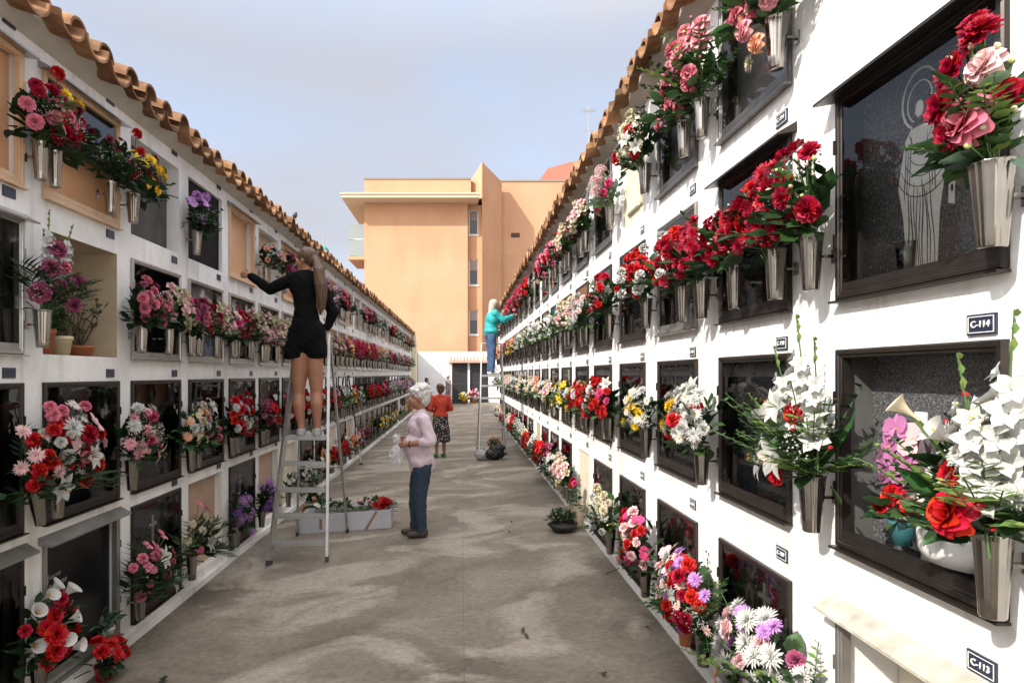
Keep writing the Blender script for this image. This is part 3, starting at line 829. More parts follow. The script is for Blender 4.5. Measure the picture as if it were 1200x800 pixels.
def mk_gyp(rnd, lod):
    out = []
    n = 60 if not lod else 22
    for i in range(n):
        a = rnd.uniform(0, 2*pi); t = rnd.uniform(0, 1)**.6; z = rnd.uniform(.1, 1)
        r = t*(.35 + .65*math.sin(pi*min(1, z*.75)))
        c = (r*math.cos(a), r*math.sin(a), z*.95 - .2); q = rnd.uniform(.035, .06)*(1 if not lod else 1.7)
        V = [(c[0]+q, c[1], c[2]), (c[0]-q, c[1], c[2]), (c[0], c[1]+q, c[2]), (c[0], c[1]-q, c[2]), (c[0], c[1], c[2]+q), (c[0], c[1], c[2]-q)]
        out.append(((V, [(0,2,4), (2,1,4), (1,3,4), (3,0,4), (2,0,5), (1,2,5), (3,1,5), (0,3,5)]), Matrix.Identity(4), 'P'))
        if i % 3 == 0 and not lod:
            b = MB(); b.tube([(0, 0, -.6), (c[0]*.5, c[1]*.5, c[2]*.5 - .1), c], .006, 3, caps=False); out.append(((np.concatenate(b.V), b.F), Matrix.Identity(4), 'G'))
    return out
def mk_hydrangea(rnd, lod):
    out = []
    n = 46 if not lod else 20
    for i in range(n):
        zz = 1 - 1.25*(i+.5)/n; a = 2.39996*i; rr = math.sqrt(max(0, 1 - zz*zz))
        d = Vector((rr*math.cos(a), rr*math.sin(a), zz)); Q = Matrix.Translation(d*rnd.uniform(.72, .85)) @ d.to_track_quat('Z', 'Y').to_matrix().to_4x4()
        for k in range(4): out.append((petal(.26 if not lod else .36, .13 if not lod else .2, 1, 1, .2, .1, 'blunt'), Q @ Tm(pi/2*k + i, R(12), .02), 'P'))
    return out
def mk_bud(rnd, lod):
    b = MB(); b.lathe([(0, -.5), (.3, -.35), (.42, 0), (.34, .35), (.12, .62), (0, .68)], 7)
    c = MB(); c.lathe([(0, -.55), (.33, -.38), (.40, -.1), (.36, .05)], 7)
    return [((np.concatenate(b.V), b.F), Matrix.Identity(4), 'P'), ((np.concatenate(c.V), c.F), Matrix.Scale(1.05, 4), 'G')]
MAKE = dict(rose=mk_rose, carnation=mk_carnation, mum=mk_mum, daisy=mk_daisy, lily=mk_lily, calla=mk_calla, gladiolus=mk_glad, orchid=mk_orchid,
            tulip=mk_tulip, gypsophila=mk_gyp, hydrangea=mk_hydrangea, bud=mk_bud)
SIZE = dict(rose=.045, carnation=.040, mum=.046, daisy=.038, lily=.075, calla=.075, gladiolus=.36, orchid=.05, tulip=.038, gypsophila=.09, hydrangea=.06, bud=.020)
NAME = dict(mum='chrysanthemum', gladiolus='gladiolus_spike', gypsophila='gypsophila_spray', bud='flower_bud', hydrangea='hydrangea_head', calla='calla_lily')
FG = {}
def flower_geo(kind, var, lod):
    k = (kind, var, lod)
    if k not in FG:
        rnd = random.Random(len(kind)*100 + var*7 + lod)
        res = {}
        for (vf, T, key) in MAKE[kind](rnd, lod):
            v = np.asarray(vf[0], float).reshape(-1, 3); A = np.array(T); v = v @ A[:3,:3].T + A[:3, 3]
            res.setdefault(key, []).append((v, vf[1]))
        out = []
        for key, lst in res.items():
            V = []; F = []; n = 0
            for v, f in lst:
                V.append(v); F += [tuple(i+n for i in q) for q in f]; n += len(v)
            out.append((np.concatenate(V), F, key))
        FG[k] = out
    return FG[k]
def key_mat(key, c):
    if key == 'P': return petal_mat(c)
    if key == 'B': return G_PALE
    return GOLD if key == 'C' else STEM
def flower_mesh(kind, c, var, size):
    def f():
        geo = flower_geo(kind, var, 0); b = MB(); ms = []
        for v, fc, key in geo:
            b.add(v*size, fc, len(ms), True); ms.append(key_mat(key, c))
        return b.mesh(NAME.get(kind, kind), ms)
    return cached(('fl', kind, c, var, round(size, 4)), f)

# ------------------------------------------------------------------ foliage
def clampw(v, ymin):
    v[:, 1] = np.maximum(v[:, 1], ymin); return v
def foliage_into(b, rnd, Rr, H, D, mix, mats, ymin=-.07, lod=False, scale=1.0):
    """mix: list of (kind, n). Leaves fan from the mouth of the vase at the origin."""
    def mi(m):
        if m not in mats: mats.append(m)
        return mats.index(m)
    def rdir(spread=1.0, low=.0):
        x = rnd.uniform(-1, 1)*spread; y = rnd.uniform(-.25, .95); z = rnd.uniform(low, 1.15)
        return Vector((x, y, z)).normalized()
    for (kind, n) in mix:
        for i in range(n):
            if kind in ('broad', 'broaddark', 'grey'):
                d = rdir(1.1, .0); p = Vector((d.x*Rr, d.y*D, max(.0, d.z*H*.8)))*rnd.uniform(.25, .92)
                q = (d + Vector((rnd.uniform(-.6, .6), rnd.uniform(-.4, .6), rnd.uniform(-.5, .45)))).normalized()
                L_ = rnd.uniform(.06, .11)*scale; vf = petal(L_, L_*rnd.uniform(.22, .36), 3 if not lod else 2, 2, rnd.uniform(-.9, .1), .0, 'point', .0, rnd, .25)
                T = Matrix.Translation(p) @ q.to_track_quat('X', 'Z').to_matrix().to_4x4() @ Matrix.Rotation(rnd.uniform(-.8, .8), 4, 'X')
                v = np.asarray(vf[0]); A = np.array(T); v = v @ A[:3,:3].T + A[:3,3]
                m = G_DARK if kind == 'broaddark' else G_BLUE if kind == 'grey' else rnd.choice([G_MID, G_MID, G_DARK])
                b.add(clampw(v, ymin), vf[1], mi(m), True)
            elif kind in ('fern', 'ruscus', 'palm', 'needle'):
                d = rdir(1.1, .18); L_ = rnd.uniform(.65, 1.0)*(Rr*abs(d.x) + H*abs(d.z)*.9 + D*abs(d.y)) + .02
                side = d.cross(Vector((0, 0, 1)))
                side = side.normalized() if side.length > .05 else Vector((1, 0, 0))
                nrm = side.cross(d).normalized(); droop = rnd.uniform(.05, .40) if kind != 'palm' else rnd.uniform(.3, .9)
                m = mi({'fern': rnd.choice([G_MID, G_PALE]), 'ruscus': rnd.choice([G_MID, G_DARK]), 'palm': G_DARK, 'needle': G_BLUE}[kind])
                npair = {'fern': 11, 'ruscus': 8, 'palm': 10, 'needle': 14}[kind]
                if lod: npair = npair*2//3
                pts = []
                for k in range(npair+1):
                    u = k/npair; pts.append(d*L_*u - Vector((0, 0, 1))*droop*L_*u*u*.45)
                b.tube(pts[::2] if len(pts) % 2 else pts, [.0022]*len(pts[::2] if len(pts) % 2 else pts), 3, mi(STEM), caps=False)
                for k in range(2, npair+1):
                    u = k/npair; p = pts[k]
                    for sd in (-1, 1):
                        ll = {'fern': .05*math.sin(pi*(.12+.8*u))+.008, 'ruscus': .045, 'palm': .13*math.sin(pi*(.1+.75*u))+.03, 'needle': .03}[kind]*scale
                        ww = ll*{'fern': .28, 'ruscus': .36, 'palm': .075, 'needle': .12}[kind]
                        dirv = (d*(.55 if kind != 'palm' else .9) + side*sd + nrm*rnd.uniform(-.1, .35)).normalized()
                        vf = petal(ll, ww, 2, 1, -.4, 0, 'point')
                        T = Matrix.Translation(p) @ dirv.to_track_quat('X', 'Z').to_matrix().to_4x4() @ Matrix.Rotation(rnd.uniform(-.4, .4), 4, 'X')
                        v = np.asarray(vf[0]); A = np.array(T); v = v @ A[:3,:3].T + A[:3,3]
                        b.add(clampw(v, ymin), vf[1], m, True)
            elif kind == 'blade':        # long strap leaves of gladioli
                d = rdir(.8, .6); L_ = H*rnd.uniform(.8, 1.1)
                vf = petal(L_, .016*scale, 4, 1, rnd.uniform(-.7, 0), 0, 'point', 0, rnd, .3)
                T = d.to_track_quat('X', 'Y').to_matrix().to_4x4(); v = np.asarray(vf[0]); A = np.array(T); v = v @ A[:3,:3].T
                b.add(clampw(v, ymin), vf[1], mi(rnd.choice([G_MID, G_PALE])), True)
def stems_into(b, rnd, tips, mats):
    if STEM not in mats: mats.append(STEM)
    k = mats.index(STEM)
    for p in tips:
        b.tube([(0 + rnd.uniform(-.02, .02), rnd.uniform(-.02, .02), -.08), (p.x*.35, p.y*.4, p.z*.5), tuple(p)], .0028, 4, k, caps=False)

def place_flowers(rec, rnd, ymin=-.05):
    """-> [(kind, colour, var, size, matrix)] and the stem tips"""
    Rr, H, D = rec['R']*1.08, rec['H'], rec['D']
    items = []
    for (kind, c, n, *sz) in rec['fl']:
        m_ = n if kind in ('lily', 'gladiolus', 'calla', 'gypsophila', 'hydrangea') else int(round(n*1.4))
        for _ in range(m_): items.append((kind, c, (sz[0] if sz else 1.0)*SIZE[kind]*(1 if m_ == n else .90)))
    rnd.shuffle(items)
    res = []; tips = []; n = len(items); ph = rnd.random()
    for i, (kind, c, size) in enumerate(items):
        size *= rnd.uniform(.85, 1.12)
        if kind == 'gladiolus':
            d = Vector((rnd.uniform(-.75, .75), rnd.uniform(.0, .35), 1)).normalized()
            p = d*H*.30
            Q = d.to_track_quat('Z', 'Y').to_matrix().to_4x4()
            # florets towards the alley
            Q = Matrix.Translation(p) @ Matrix((Vector((0,1,0)).cross(d).normalized(), (d.cross(Vector((0,1,0)).cross(d))).normalized(), d)).transposed().to_4x4() @ Matrix.Scale(size, 4)
            res.append((kind, c, i % 3, size, Q)); continue
        u = -1 + 2*((i*.618034 + ph) % 1); v = (i + .5)/n
        v = .08 + .92*v
        if kind == 'gypsophila': v = rnd.uniform(.25, .9)
        wdt = math.sqrt(max(.05, 1 - (v*.85)**2.6)) if v > .3 else .75 + .6*v
        x = Rr*u*wdt*rnd.uniform(.85, 1.05); z = H*v*rnd.uniform(.92, 1.04)
        y = max(ymin + .5*size, D*(.15 + .85*rnd.uniform(.45, 1)*math.sqrt(max(.04, (1 - .7*u*u)*(1 - .65*v*v)))) - .02)
        p = Vector((x, y, z))
        d = Vector((x/Rr*.75 + rnd.uniform(-.3, .3), .65 + rnd.uniform(-.2, .3), (z - .35*H)/H*1.1 + rnd.uniform(-.25, .3)))
        if kind == 'lily': d.y += .3; d.z -= .15
        d.normalize()
        if kind == 'gypsophila': d = Vector((u*.5, .4, 1)).normalized(); p *= .75
        Q = Matrix.Translation(p) @ d.to_track_quat('Z', 'Y').to_matrix().to_4x4() @ Matrix.Rotation(rnd.uniform(0, 6.28), 4, 'Z')
        res.append((kind, c, i % 3, size, Q)); tips.append(p - d*size*.2)
    for (kind, c, x, y, z, size, dx, dy, dz) in rec.get('at', []):
        d = Vector((dx, dy, dz)).normalized()
        Q = Matrix.Translation((x, y, z)) @ d.to_track_quat('Z', 'Y').to_matrix().to_4x4()
        if kind == 'gladiolus':
            Q = Matrix.Translation((x, y, z)) @ Matrix((Vector((0,1,0)).cross(d).normalized(), (d.cross(Vector((0,1,0)).cross(d))).normalized(), d)).transposed().to_4x4() @ Matrix.Scale(size, 4)
        res.append((kind, c, 1, size, Q)); tips.append(Vector((x, y, z)) - d*.01)
    return res, tips

def make_bouquet(rec, seed, M, label, group, name='bouquet', ymin=-.05):
    """a near bouquet: foliage and every bloom a mesh of its own"""
    rnd = random.Random(seed)
    root = bpy.data.objects.new(name, None); COL.objects.link(root); root.empty_display_size = .05
    root.matrix_world = M
    tag(root, label, 'bouquet', group)
    fl, tips = place_flowers(rec, rnd, ymin)
    b = MB(); mats = []
    foliage_into(b, rnd, rec['R'], rec['H'], rec['D'], rec['fo'], mats, ymin - .02)
    stems_into(b, rnd, tips, mats)
    b.build('foliage', mats, root)
    for (kind, c, var, size, Q) in fl:
        if kind == 'gladiolus':
            me = flower_mesh(kind, c, var, 1.0)
        else: me = flower_mesh(kind, c, var, round(size, 3))
        o = link(NAME.get(kind, kind), me, root); o.matrix_local = Q
    return root
def bouquet_mesh(rec, seed):
    """a bouquet too far away to show its blooms one by one"""
    def f():
        rnd = random.Random(seed); b = MB(); mats = []
        foliage_into(b, rnd, rec['R'], rec['H'], rec['D'], [(k, max(1, n*2//3)) for k, n in rec['fo']], mats, -.07, True, 1.1)
        fl, tips = place_flowers(rec, rnd)
        for (kind, c, var, size, Q) in fl:
            for v, fc, key in flower_geo(kind, var, 1):
                m = key_mat(key, c)
                if m not in mats: mats.append(m)
                b.add(v*(1 if kind == 'gladiolus' else size*1.08), fc, mats.index(m), True, Q)
        return b.mesh('bouquet', mats)
    return cached(('bq', id(rec), seed), f)

# ------------------------------------------------------------------ vases
def vase_mesh(var, m):
    def f():
        b = MB(); n = 32
        h = .20; rt, rb = (.046, .030) if var == 0 else (.041, .028)
        n = 96; prof = [(0, .003), (rb - .002, .0), (rb, .004)] + [(rb + (rt - rb)*(z/h)**1.1, z) for z in (.05, .1, .15, .185)] + [(rt, h - .004), (rt + .003, h), (rt + .001, h + .003), (rt - .004, h), (rt - .006, h - .03), (rb, .10), (0, .095)]
        b.lathe(prof, n, 0, True, None, .020 if var == 0 else .012, 12 if var == 0 else 16)
        # bracket to the frame
        b.box(-.010, .010, -.088, -.040, .118, .128); b.box(-.014, .014, -.0885, -.0805, .10, .15)
        return b.mesh('flower_vase', m)
    return cached(('vase', var, m.name), f)

ORD = ['first', 'second', 'third', 'fourth', 'fifth', 'sixth', 'seventh', 'eighth', 'ninth', 'tenth', 'eleventh', 'twelfth', 'thirteenth', 'fourteenth', 'fifteenth', 'sixteenth',
       'seventeenth', 'eighteenth', 'nineteenth', 'twentieth', 'twenty-first', 'twenty-second', 'twenty-third', 'twenty-fourth', 'twenty-fifth', 'twenty-sixth', 'twenty-seventh', 'twenty-eighth']
ROWN = {0: 'lowest row', 1: 'third row', 2: 'second row', 3: 'top row'}

VASEN = {}
def put_vase(side, row, col, slot, mname=None, tilt=0.0):
    s = SIDES[side]; rnd = random.Random((row*31 + col*7 + (slot == 'f'))*(2 if side == 'r' else 3))
    Y = s['c'](col) + {'n': -1, 'm': .35 if (side, row, col) == ('l', 3, 0) else 0, 'f': 1}[slot]*(s['w']/2 + (.085 if (side, col, slot) == ('r', 0, 'n') else .03)) + rnd.uniform(-.025, .025)
    z = s['rows'][row][0] + .03 + rnd.uniform(-.012, .012)
    M = wall_T(side, Y, z, .09)
    m = mname or STEEL
    o = link('flower_vase', vase_mesh((row + col + (slot == 'f')) % 2, m)); o.matrix_world = M @ Matrix.Rotation(tilt, 4, 'Y')
    cn = ORD[col + (1 if side == 'l' else 0)]
    mat_w = 'terracotta' if m is TERRACOTTA else 'steel'
    tag(o, '%s vase, %s side, %s niche from the front, %s, %s wall' % (mat_w, {'n': 'near', 'm': 'middle', 'f': 'far'}[slot], cn, ROWN[row], 'sunlit' if side == 'r' else 'shaded'), 'vase',
        'flower vases along the %s niche wall' % ('sunlit' if side == 'r' else 'shaded'))
    return M @ Matrix.Rotation(tilt, 4, 'Y') @ Matrix.Translation((0, 0, .19))

FO1 = [('broad', 70), ('broaddark', 25), ('ruscus', 2)]
FO2 = [('broaddark', 105), ('broad', 12), ('ruscus', 2)]
FOF = [('broad', 60), ('fern', 8), ('ruscus', 3)]
FOP = [('broaddark', 60), ('palm', 6)]
FOG = [('grey', 22), ('broad', 16), ('needle', 4)]
def rec(fl, fo=FO1, R_=.17, H=.30, D=.17, at_=()): return dict(fl=fl, fo=fo, R=R_, H=H, D=D, at=list(at_))
NEAR = {
 # sunlit wall, third row up: red carnations from the saint outwards
 ('r',2,0,'n'): (rec([('carnation','crimson',3,.95),('bud','cream',9),('gypsophila','white',2,.7),('bud','lime',8),('daisy','cream',2,.6)], [('broad',45),('fern',5),('grey',10)], .11, .33, .12,
      [('rose','pink',-.03,.085,.10,.066,.1,1,.15),('carnation','crimson',.0,.10,.08,.040,.2,1,-.1),('carnation','crimson',.04,.09,.16,.044,.3,1,.1),('carnation','crimson',.03,.07,.245,.044,.3,1,.4),('carnation','crimson',-.02,.05,.30,.04,.1,1,.6),('carnation','crimson',.08,.05,.13,.036,.5,1,.1),('rose','palepink',-.04,.05,.22,.05,0,1,.4)]), 'red carnations and one large pink rose with cream buds'),
 ('r',2,0,'f'): (rec([('carnation','crimson',10,1.15),('bud','cream',10),('bud','lime',5),('gypsophila','white',2)], FO1, .16, .34, .17), 'crimson carnations with small cream buds'),
 ('r',2,1,'n'): (rec([('mum','crimson',12,1.15),('carnation','red',4),('bud','red',3)], FO2, .18, .30, .16), 'dense crimson chrysanthemums with dark leaves'),
 ('r',2,1,'m'): (rec([('carnation','crimson',7,1.05),('mum','crimson',4),('bud','cream',4)], FO2, .17, .27, .16), 'crimson carnations hung in the middle of a dark frame'),
 ('r',2,1,'f'): (rec([('mum','crimson',9,1.05),('carnation','crimson',5)], FO2, .16, .30, .17), 'crimson carnations spilling left over a silver frame'),
 ('r',2,2,'n'): (rec([('rose','red',7),('rose','white',6),('tulip','red',3),('carnation','crimson',3)], FO1, .17, .31, .17), 'red and white roses with glossy leaves'),
 ('r',2,2,'f'): (rec([('rose','red',12),('rose','white',8),('bud','red',3)], FO2, .20, .33, .18), 'wide spread of red roses and white roses'),
 ('r',2,3,'f'): (rec([('lily','palepink',2,.9),('rose','red',4),('gypsophila','white',3),('lily','white',1),('rose','hotpink',2)], FO2, .17, .34, .18), 'red roses with a pink-tinged lily and gypsophila'),
 ('r',2,4,'f'): (rec([('carnation','white',9),('gypsophila','white',3),('mum','palepink',5)], FO1, .20, .30, .19), 'white and blush carnations with low green leaves'),
 # sunlit wall, top row
 ('r',3,1,'n'): (rec([('rose','rose',4,1.1),('rose','pink',3),('bud','pink',5),('mum','peach',2)], FOF, .17, .26, .16, [('rose','rose',.02,.12,-.03,.05,.3,1,-.2),('rose','peach',.0,.08,-.09,.045,.2,1,-.1),('mum','cream',.1,.06,-.12,.04,.2,1,0),('rose','pink',.08,.09,.04,.05,.3,1,0)]), 'salmon pink roses trailing below a tall vase'),
 ('r',3,1,'f'): (rec([('rose','rose',4,1.35),('rose','pink',4,1.25),('bud','pink',5),('carnation','pink',2),('bud','lime',4)], FOF, .19, .38, .17), 'large pink roses with fresh green leaves'),
 ('r',3,2,'n'): (rec([('rose','pink',3,1.1),('carnation','rose',3),('gypsophila','cream',3),('bud','cream',6)], FO1, .15, .28, .15), 'pink roses above pale cream sprays'),
 ('r',3,2,'f'): (rec([('mum','cream',12),('lily','white',3,.8),('rose','red',5),('gypsophila','white',3),('bud','cream',8)], FO2, .23, .36, .2), 'creamy white mums with red roses on their far edge'),
 ('r',3,3,'f'): (rec([('hydrangea','palepink',2),('lily','white',2,.8),('rose','hotpink',3),('gypsophila','white',2)], FOG, .19, .30, .18), 'grey-green leaves with pale pink heads and hot pink roses'),
 # sunlit wall, second row up: the big white arrangements
 ('r',1,0,'n'): (rec([('carnation','white',4,.8),('gypsophila','white',3,.8),('mum','white',3,.8),('bud','red',5),('bud','cream',6),('daisy','cream',3,.7)], [('fern',16),('broad',34),('blade',2),('ruscus',4),('grey',6)], .13, .34, .13,
      [('rose','red',-.045,.135,.065,.060,.1,1,.2),('gladiolus','white',-.055,.03,.11,.38,-.20,.06,1),('gladiolus','white',-.035,.05,.06,.34,-.03,.16,1),('calla','white',.03,.10,.24,.075,.35,.9,.6),('calla','cream',.06,.17,.30,.06,.6,.9,.9),('carnation','red',.0,.10,.15,.030,.2,1,.2),('lily','white',-.07,.06,.27,.07,-.2,1,.2)]), 'tall white gladioli, lilies and ferns around a big red rose'),
 ('r',1,0,'f'): (rec([('carnation','white',3),('lily','white',1),('gypsophila','white',2),('bud','red',3)], [('fern',30),('broad',26),('blade',3),('ruscus',4)], .25, .36, .21,
      [('gladiolus','white',-.05,.04,.16,.38,-.05,.10,1),('gladiolus','white',-.13,.05,.13,.34,-.24,.14,1),('gladiolus','white',.03,.04,.15,.30,.06,.2,1),('lily','white',.0,.13,.08,.085,-.1,1,-.1),('lily','white',.14,.11,.05,.085,.3,1,.05),('rose','red',-.05,.09,.235,.046,-.1,1,.1),('carnation','red',.01,.12,.01,.036,0,1,-.2),('calla','white',.06,.13,.22,.07,.6,.8,.5)]), 'white gladioli and open white lilies over feathery fern'),
 ('r',1,1,'f'): (rec([('daisy','white',12),('carnation','white',4),('mum','white',5),('rose','red',3),('mum','yellow',3),('gypsophila','white',3)], FO1, .19, .31, .19,
      [('gladiolus','white',-.10,.09,.18,.26,-1,.5,.30),('lily','white',-.04,.06,.32,.06,-.2,1,.4)]), 'white daisies with two red roses and a bent gladiolus'),
 ('r',1,2,'f'): (rec([('mum','yellow',7,.95),('daisy','white',9),('gypsophila','white',3),('mum','white',4)], FO1, .15, .27, .16), 'yellow and white chrysanthemums in a narrow bunch'),
 ('r',1,3,'f'): (rec([('rose','red',8),('lily','white',2,.8),('mum','hotpink',4),('carnation','white',3)], FO2, .18, .30, .18), 'red roses topped by white lilies and dark leaves'),
 ('r',1,4,'f'): (rec([('rose','red',10),('carnation','red',5),('mum','white',3)], FO2, .2, .28, .17), 'massed red roses with a few white blooms'),
 # sunlit wall, lowest row
 ('r',0,0,'f'): (rec([('carnation','magenta',5),('mum','white',4),('gypsophila','white',7),('bud','white',6)], FOF, .17, .30, .18), 'magenta carnations with white baby\'s breath'),
 ('r',0,1,'n'): (rec([('mum','white',7,1.25),('mum','lilac',5,1.0),('carnation','palepink',3),('lily','white',1,.8)], FOF, .20, .38, .2,[('carnation','peach',.20,.14,.02,.04,.3,1,.3)]), 'big white mums with lilac blooms'),
 ('r',0,1,'f'): (rec([('mum','lilac',5),('rose','red',5),('daisy','palepink',5),('carnation','crimson',3),('lily','white',2,.7),('gypsophila','white',6)], FOF, .21, .38, .2), 'lilac and red mixed blooms above white gypsophila'),
 ('r',0,2,'n'): (rec([('mum','palepink',3),('rose','red',5),('carnation','white',4),('orchid','palepink',3)], FO1, .17, .33, .16), 'red roses and white carnations with pink orchids'),
 ('r',0,2,'f'): (rec([('orchid','hotpink',5),('rose','red',5),('carnation','palepink',6),('lily','palepink',3,.7)], FO1, .20, .38, .19), 'pink lilies and red roses in a drooping bunch'),
 ('r',0,3,'f'): (rec([('rose','cream',9),('rose','white',6),('bud','lime',6)], FOF, .19, .36, .18), 'cream roses and green buds in a loose bunch'),
 # shaded wall, top row
 ('l',3,-1,'f'): (rec([('carnation','pink',6,1.15),('carnation','crimson',5),('rose','red',2),('gypsophila','white',4)], FO2, .18, .30, .17), 'pink and crimson carnations with baby\'s breath'),
 ('l',3,0,'n'): (rec([('mum','burgundy',6),('carnation','crimson',4),('mum','yellow',2)], FO2, .16, .32, .16, [('rose','red',.05,.05,.42,.045,0,1,.6)]), 'burgundy mums with one raised red rose'),
 ('l',3,0,'f'): (rec([('mum','yellow',6,1.05),('gypsophila','white',5),('mum','burgundy',3),('rose','red',2)], FO2, .21, .30, .19, [('rose','red',.06,.06,.40,.042,0,1,.5)]), 'yellow mums and white sprays over drooping dark leaves'),
 ('l',3,0,'m'): (rec([('gypsophila','white',7),('mum','burgundy',2),('lily','white',1,.6)], [('broaddark',130),('broad',10)], .17, .27, .18), 'cloud of white baby\'s breath over dark drooping leaves'),
 ('l',3,2,'n'): (rec([('rose','lilac',3,1.2),('gypsophila','white',3),('orchid','lilac',3)], FO2, .14, .32, .12), 'lilac roses and pale sprays before black stone'),
 ('l',3,4,'n'): (rec([('rose','rose',2,1.1),('carnation','white',4),('rose','peach',2)], FO2, .16, .26, .16), 'pink rose with white blooms near the reaching hand'),
 # shaded wall, third row up
 ('l',2,-1,'f'): (rec([('rose','magenta',3,1.4),('rose','pink',1,1.2),('gypsophila','white',1)], [('palm',6),('broad',14)], .16, .36, .16,
      [('gladiolus','white',.02,.03,.16,.34,.1,.1,1),('gladiolus','white',-.06,.03,.14,.34,-.25,.1,1),('orchid','white',-.02,.07,.34,.045,-.2,1,.3),('orchid','white',-.09,.06,.30,.045,-.3,1,.2),('orchid','white',.03,.07,.30,.042,0,1,.3),('orchid','white',-.05,.08,.27,.042,-.1,1,.1),('orchid','white',-.11,.07,.36,.04,-.2,1,.4)]), 'big dusty magenta roses with white gladioli'),
 ('l',2,1,'n'): (rec([('carnation','pink',8,1.1),('mum','magenta',4),('gypsophila','white',2)], FO2, .19, .30, .18,[('mum','pink',.0,.15,.02,.04,0,1,0)]), 'pink carnations with dark curling leaves'),
 ('l',2,1,'f'): (rec([('carnation','magenta',6),('carnation','pink',6),('mum','hotpink',2)], FO2, .2, .27, .18), 'magenta and pink carnations packed low'),
 ('l',2,2,'n'): (rec([('carnation','pink',8),('carnation','crimson',5),('bud','white',4)], FO2, .2, .27, .18), 'mixed pink and crimson carnations'),
 ('l',2,2,'f'): (rec([('mum','palepink',7),('carnation','hotpink',5),('daisy','white',3)], FO2, .19, .27, .17), 'hot pink carnations among pale mums'),
 ('l',2,3,'n'): (rec([('carnation','red',8),('carnation','hotpink',5),('gypsophila','white',2)], FO2, .2, .26, .18), 'red and hot pink carnations'),
 ('l',2,3,'f'): (rec([('rose','palepink',4,1.2),('carnation','pink',4),('gypsophila','white',3)], FOG, .2, .28, .18), 'blush roses with grey-green leaves'),
 # shaded wall, second row up
 ('l',1,-1,'f'): (rec([('rose','red',5,1.15),('lily','white',2),('mum','palepink',3)], FOP, .17, .36, .18), 'red roses and white lilies leaning from a tilted vase'),
 ('l',1,0,'n'): (rec([('rose','red',5,1.1),('carnation','white',5),('rose','pink',4),('orchid','palepink',4),('daisy','white',3)], FOP, .22, .46, .20,
      [('lily','white',.0,.19,.15,.075,0,1,.1),('rose','crimson',.02,.19,.28,.058,0,1,.2),('rose','red',-.10,.17,.09,.05,-.2,1,0),('rose','red',.02,.17,.02,.045,0,1,-.2),('mum','white',.12,.16,.32,.06,.3,1,.4)]), 'large mixed spray of red roses, white lilies and pink blooms'),
 ('l',1,0,'f'): (rec([('rose','hotpink',2,1.1),('mum','white',3,1.3),('lily','palepink',2,.9),('gypsophila','palepink',6),('mum','rose',3)], FO2, .18, .40, .18), 'white and dusky pink blooms with tiny pink sprays'),
 ('l',1,1,'f'): (rec([('daisy','cream',5),('mum','peach',4),('rose','cream',4),('bud','lime',6),('carnation','white',2)], FO1, .17, .34, .17), 'cream and peach blooms hanging low over the vase'),
 ('l',1,2,'n'): (rec([('lily','white',2),('rose','pink',4),('carnation','white',4),('bud','white',4)], FO2, .18, .38, .17), 'white lilies with pink roses on top'),
 ('l',1,3,'n'): (rec([('carnation','crimson',8),('rose','red',5),('carnation','white',3)], FO2, .19, .38, .17), 'deep red carnations with small white blooms'),
 # shaded wall, lowest row
 ('l',0,-1,'f'): (rec([('calla','white',4),('carnation','red',4,1.2),('rose','crimson',3)], FO2, .15, .38, .17,
      [('calla','white',-.06,.14,.20,.08,-.4,1,.4),('calla','white',.05,.16,.13,.075,.5,.9,.3),('calla','white',-.04,.17,.06,.08,-.1,1,.2),('carnation','red',.10,.15,.18,.06,.4,1,.3),('carnation','red',.10,.15,.10,.055,.4,1,.2)]), 'white calla lilies with bright red blooms'),
 ('l',0,1,'n'): (rec([('rose','pink',4),('orchid','pink',4),('bud','white',4)], [('palm',13),('broaddark',36)], .24, .36, .20,
      [('lily','white',.03,.17,.25,.085,0,1,.2),('lily','white',-.16,.16,.02,.085,-.2,1,.1)]), 'white lilies and pink roses above dark palm leaves'),
 ('l',0,1,'f'): (rec([('mum','cream',3),('orchid','pink',2)], [('palm',12),('broaddark',26),('fern',4)], .20, .44, .18, [('lily','white',.04,.16,.12,.07,.1,1,.2)]), 'palm fronds with a single white lily'),
 ('l',0,3,'n'): (rec([('hydrangea','lilac',6,.9),('hydrangea','purple',3,.8),('bud','white',5)], FO2, .14, .34, .15, [('hydrangea','lilac',0,.15,-.05,.05,0,1,0)]), 'lilac orchid-like clusters hanging over the vase'),
 ('l',0,3,'f'): (rec([('hydrangea','purple',6,.9),('hydrangea','lilac',3,.8),('bud','white',3)], FO2, .14, .34, .15), 'purple clusters beside the ladder foot'),
}
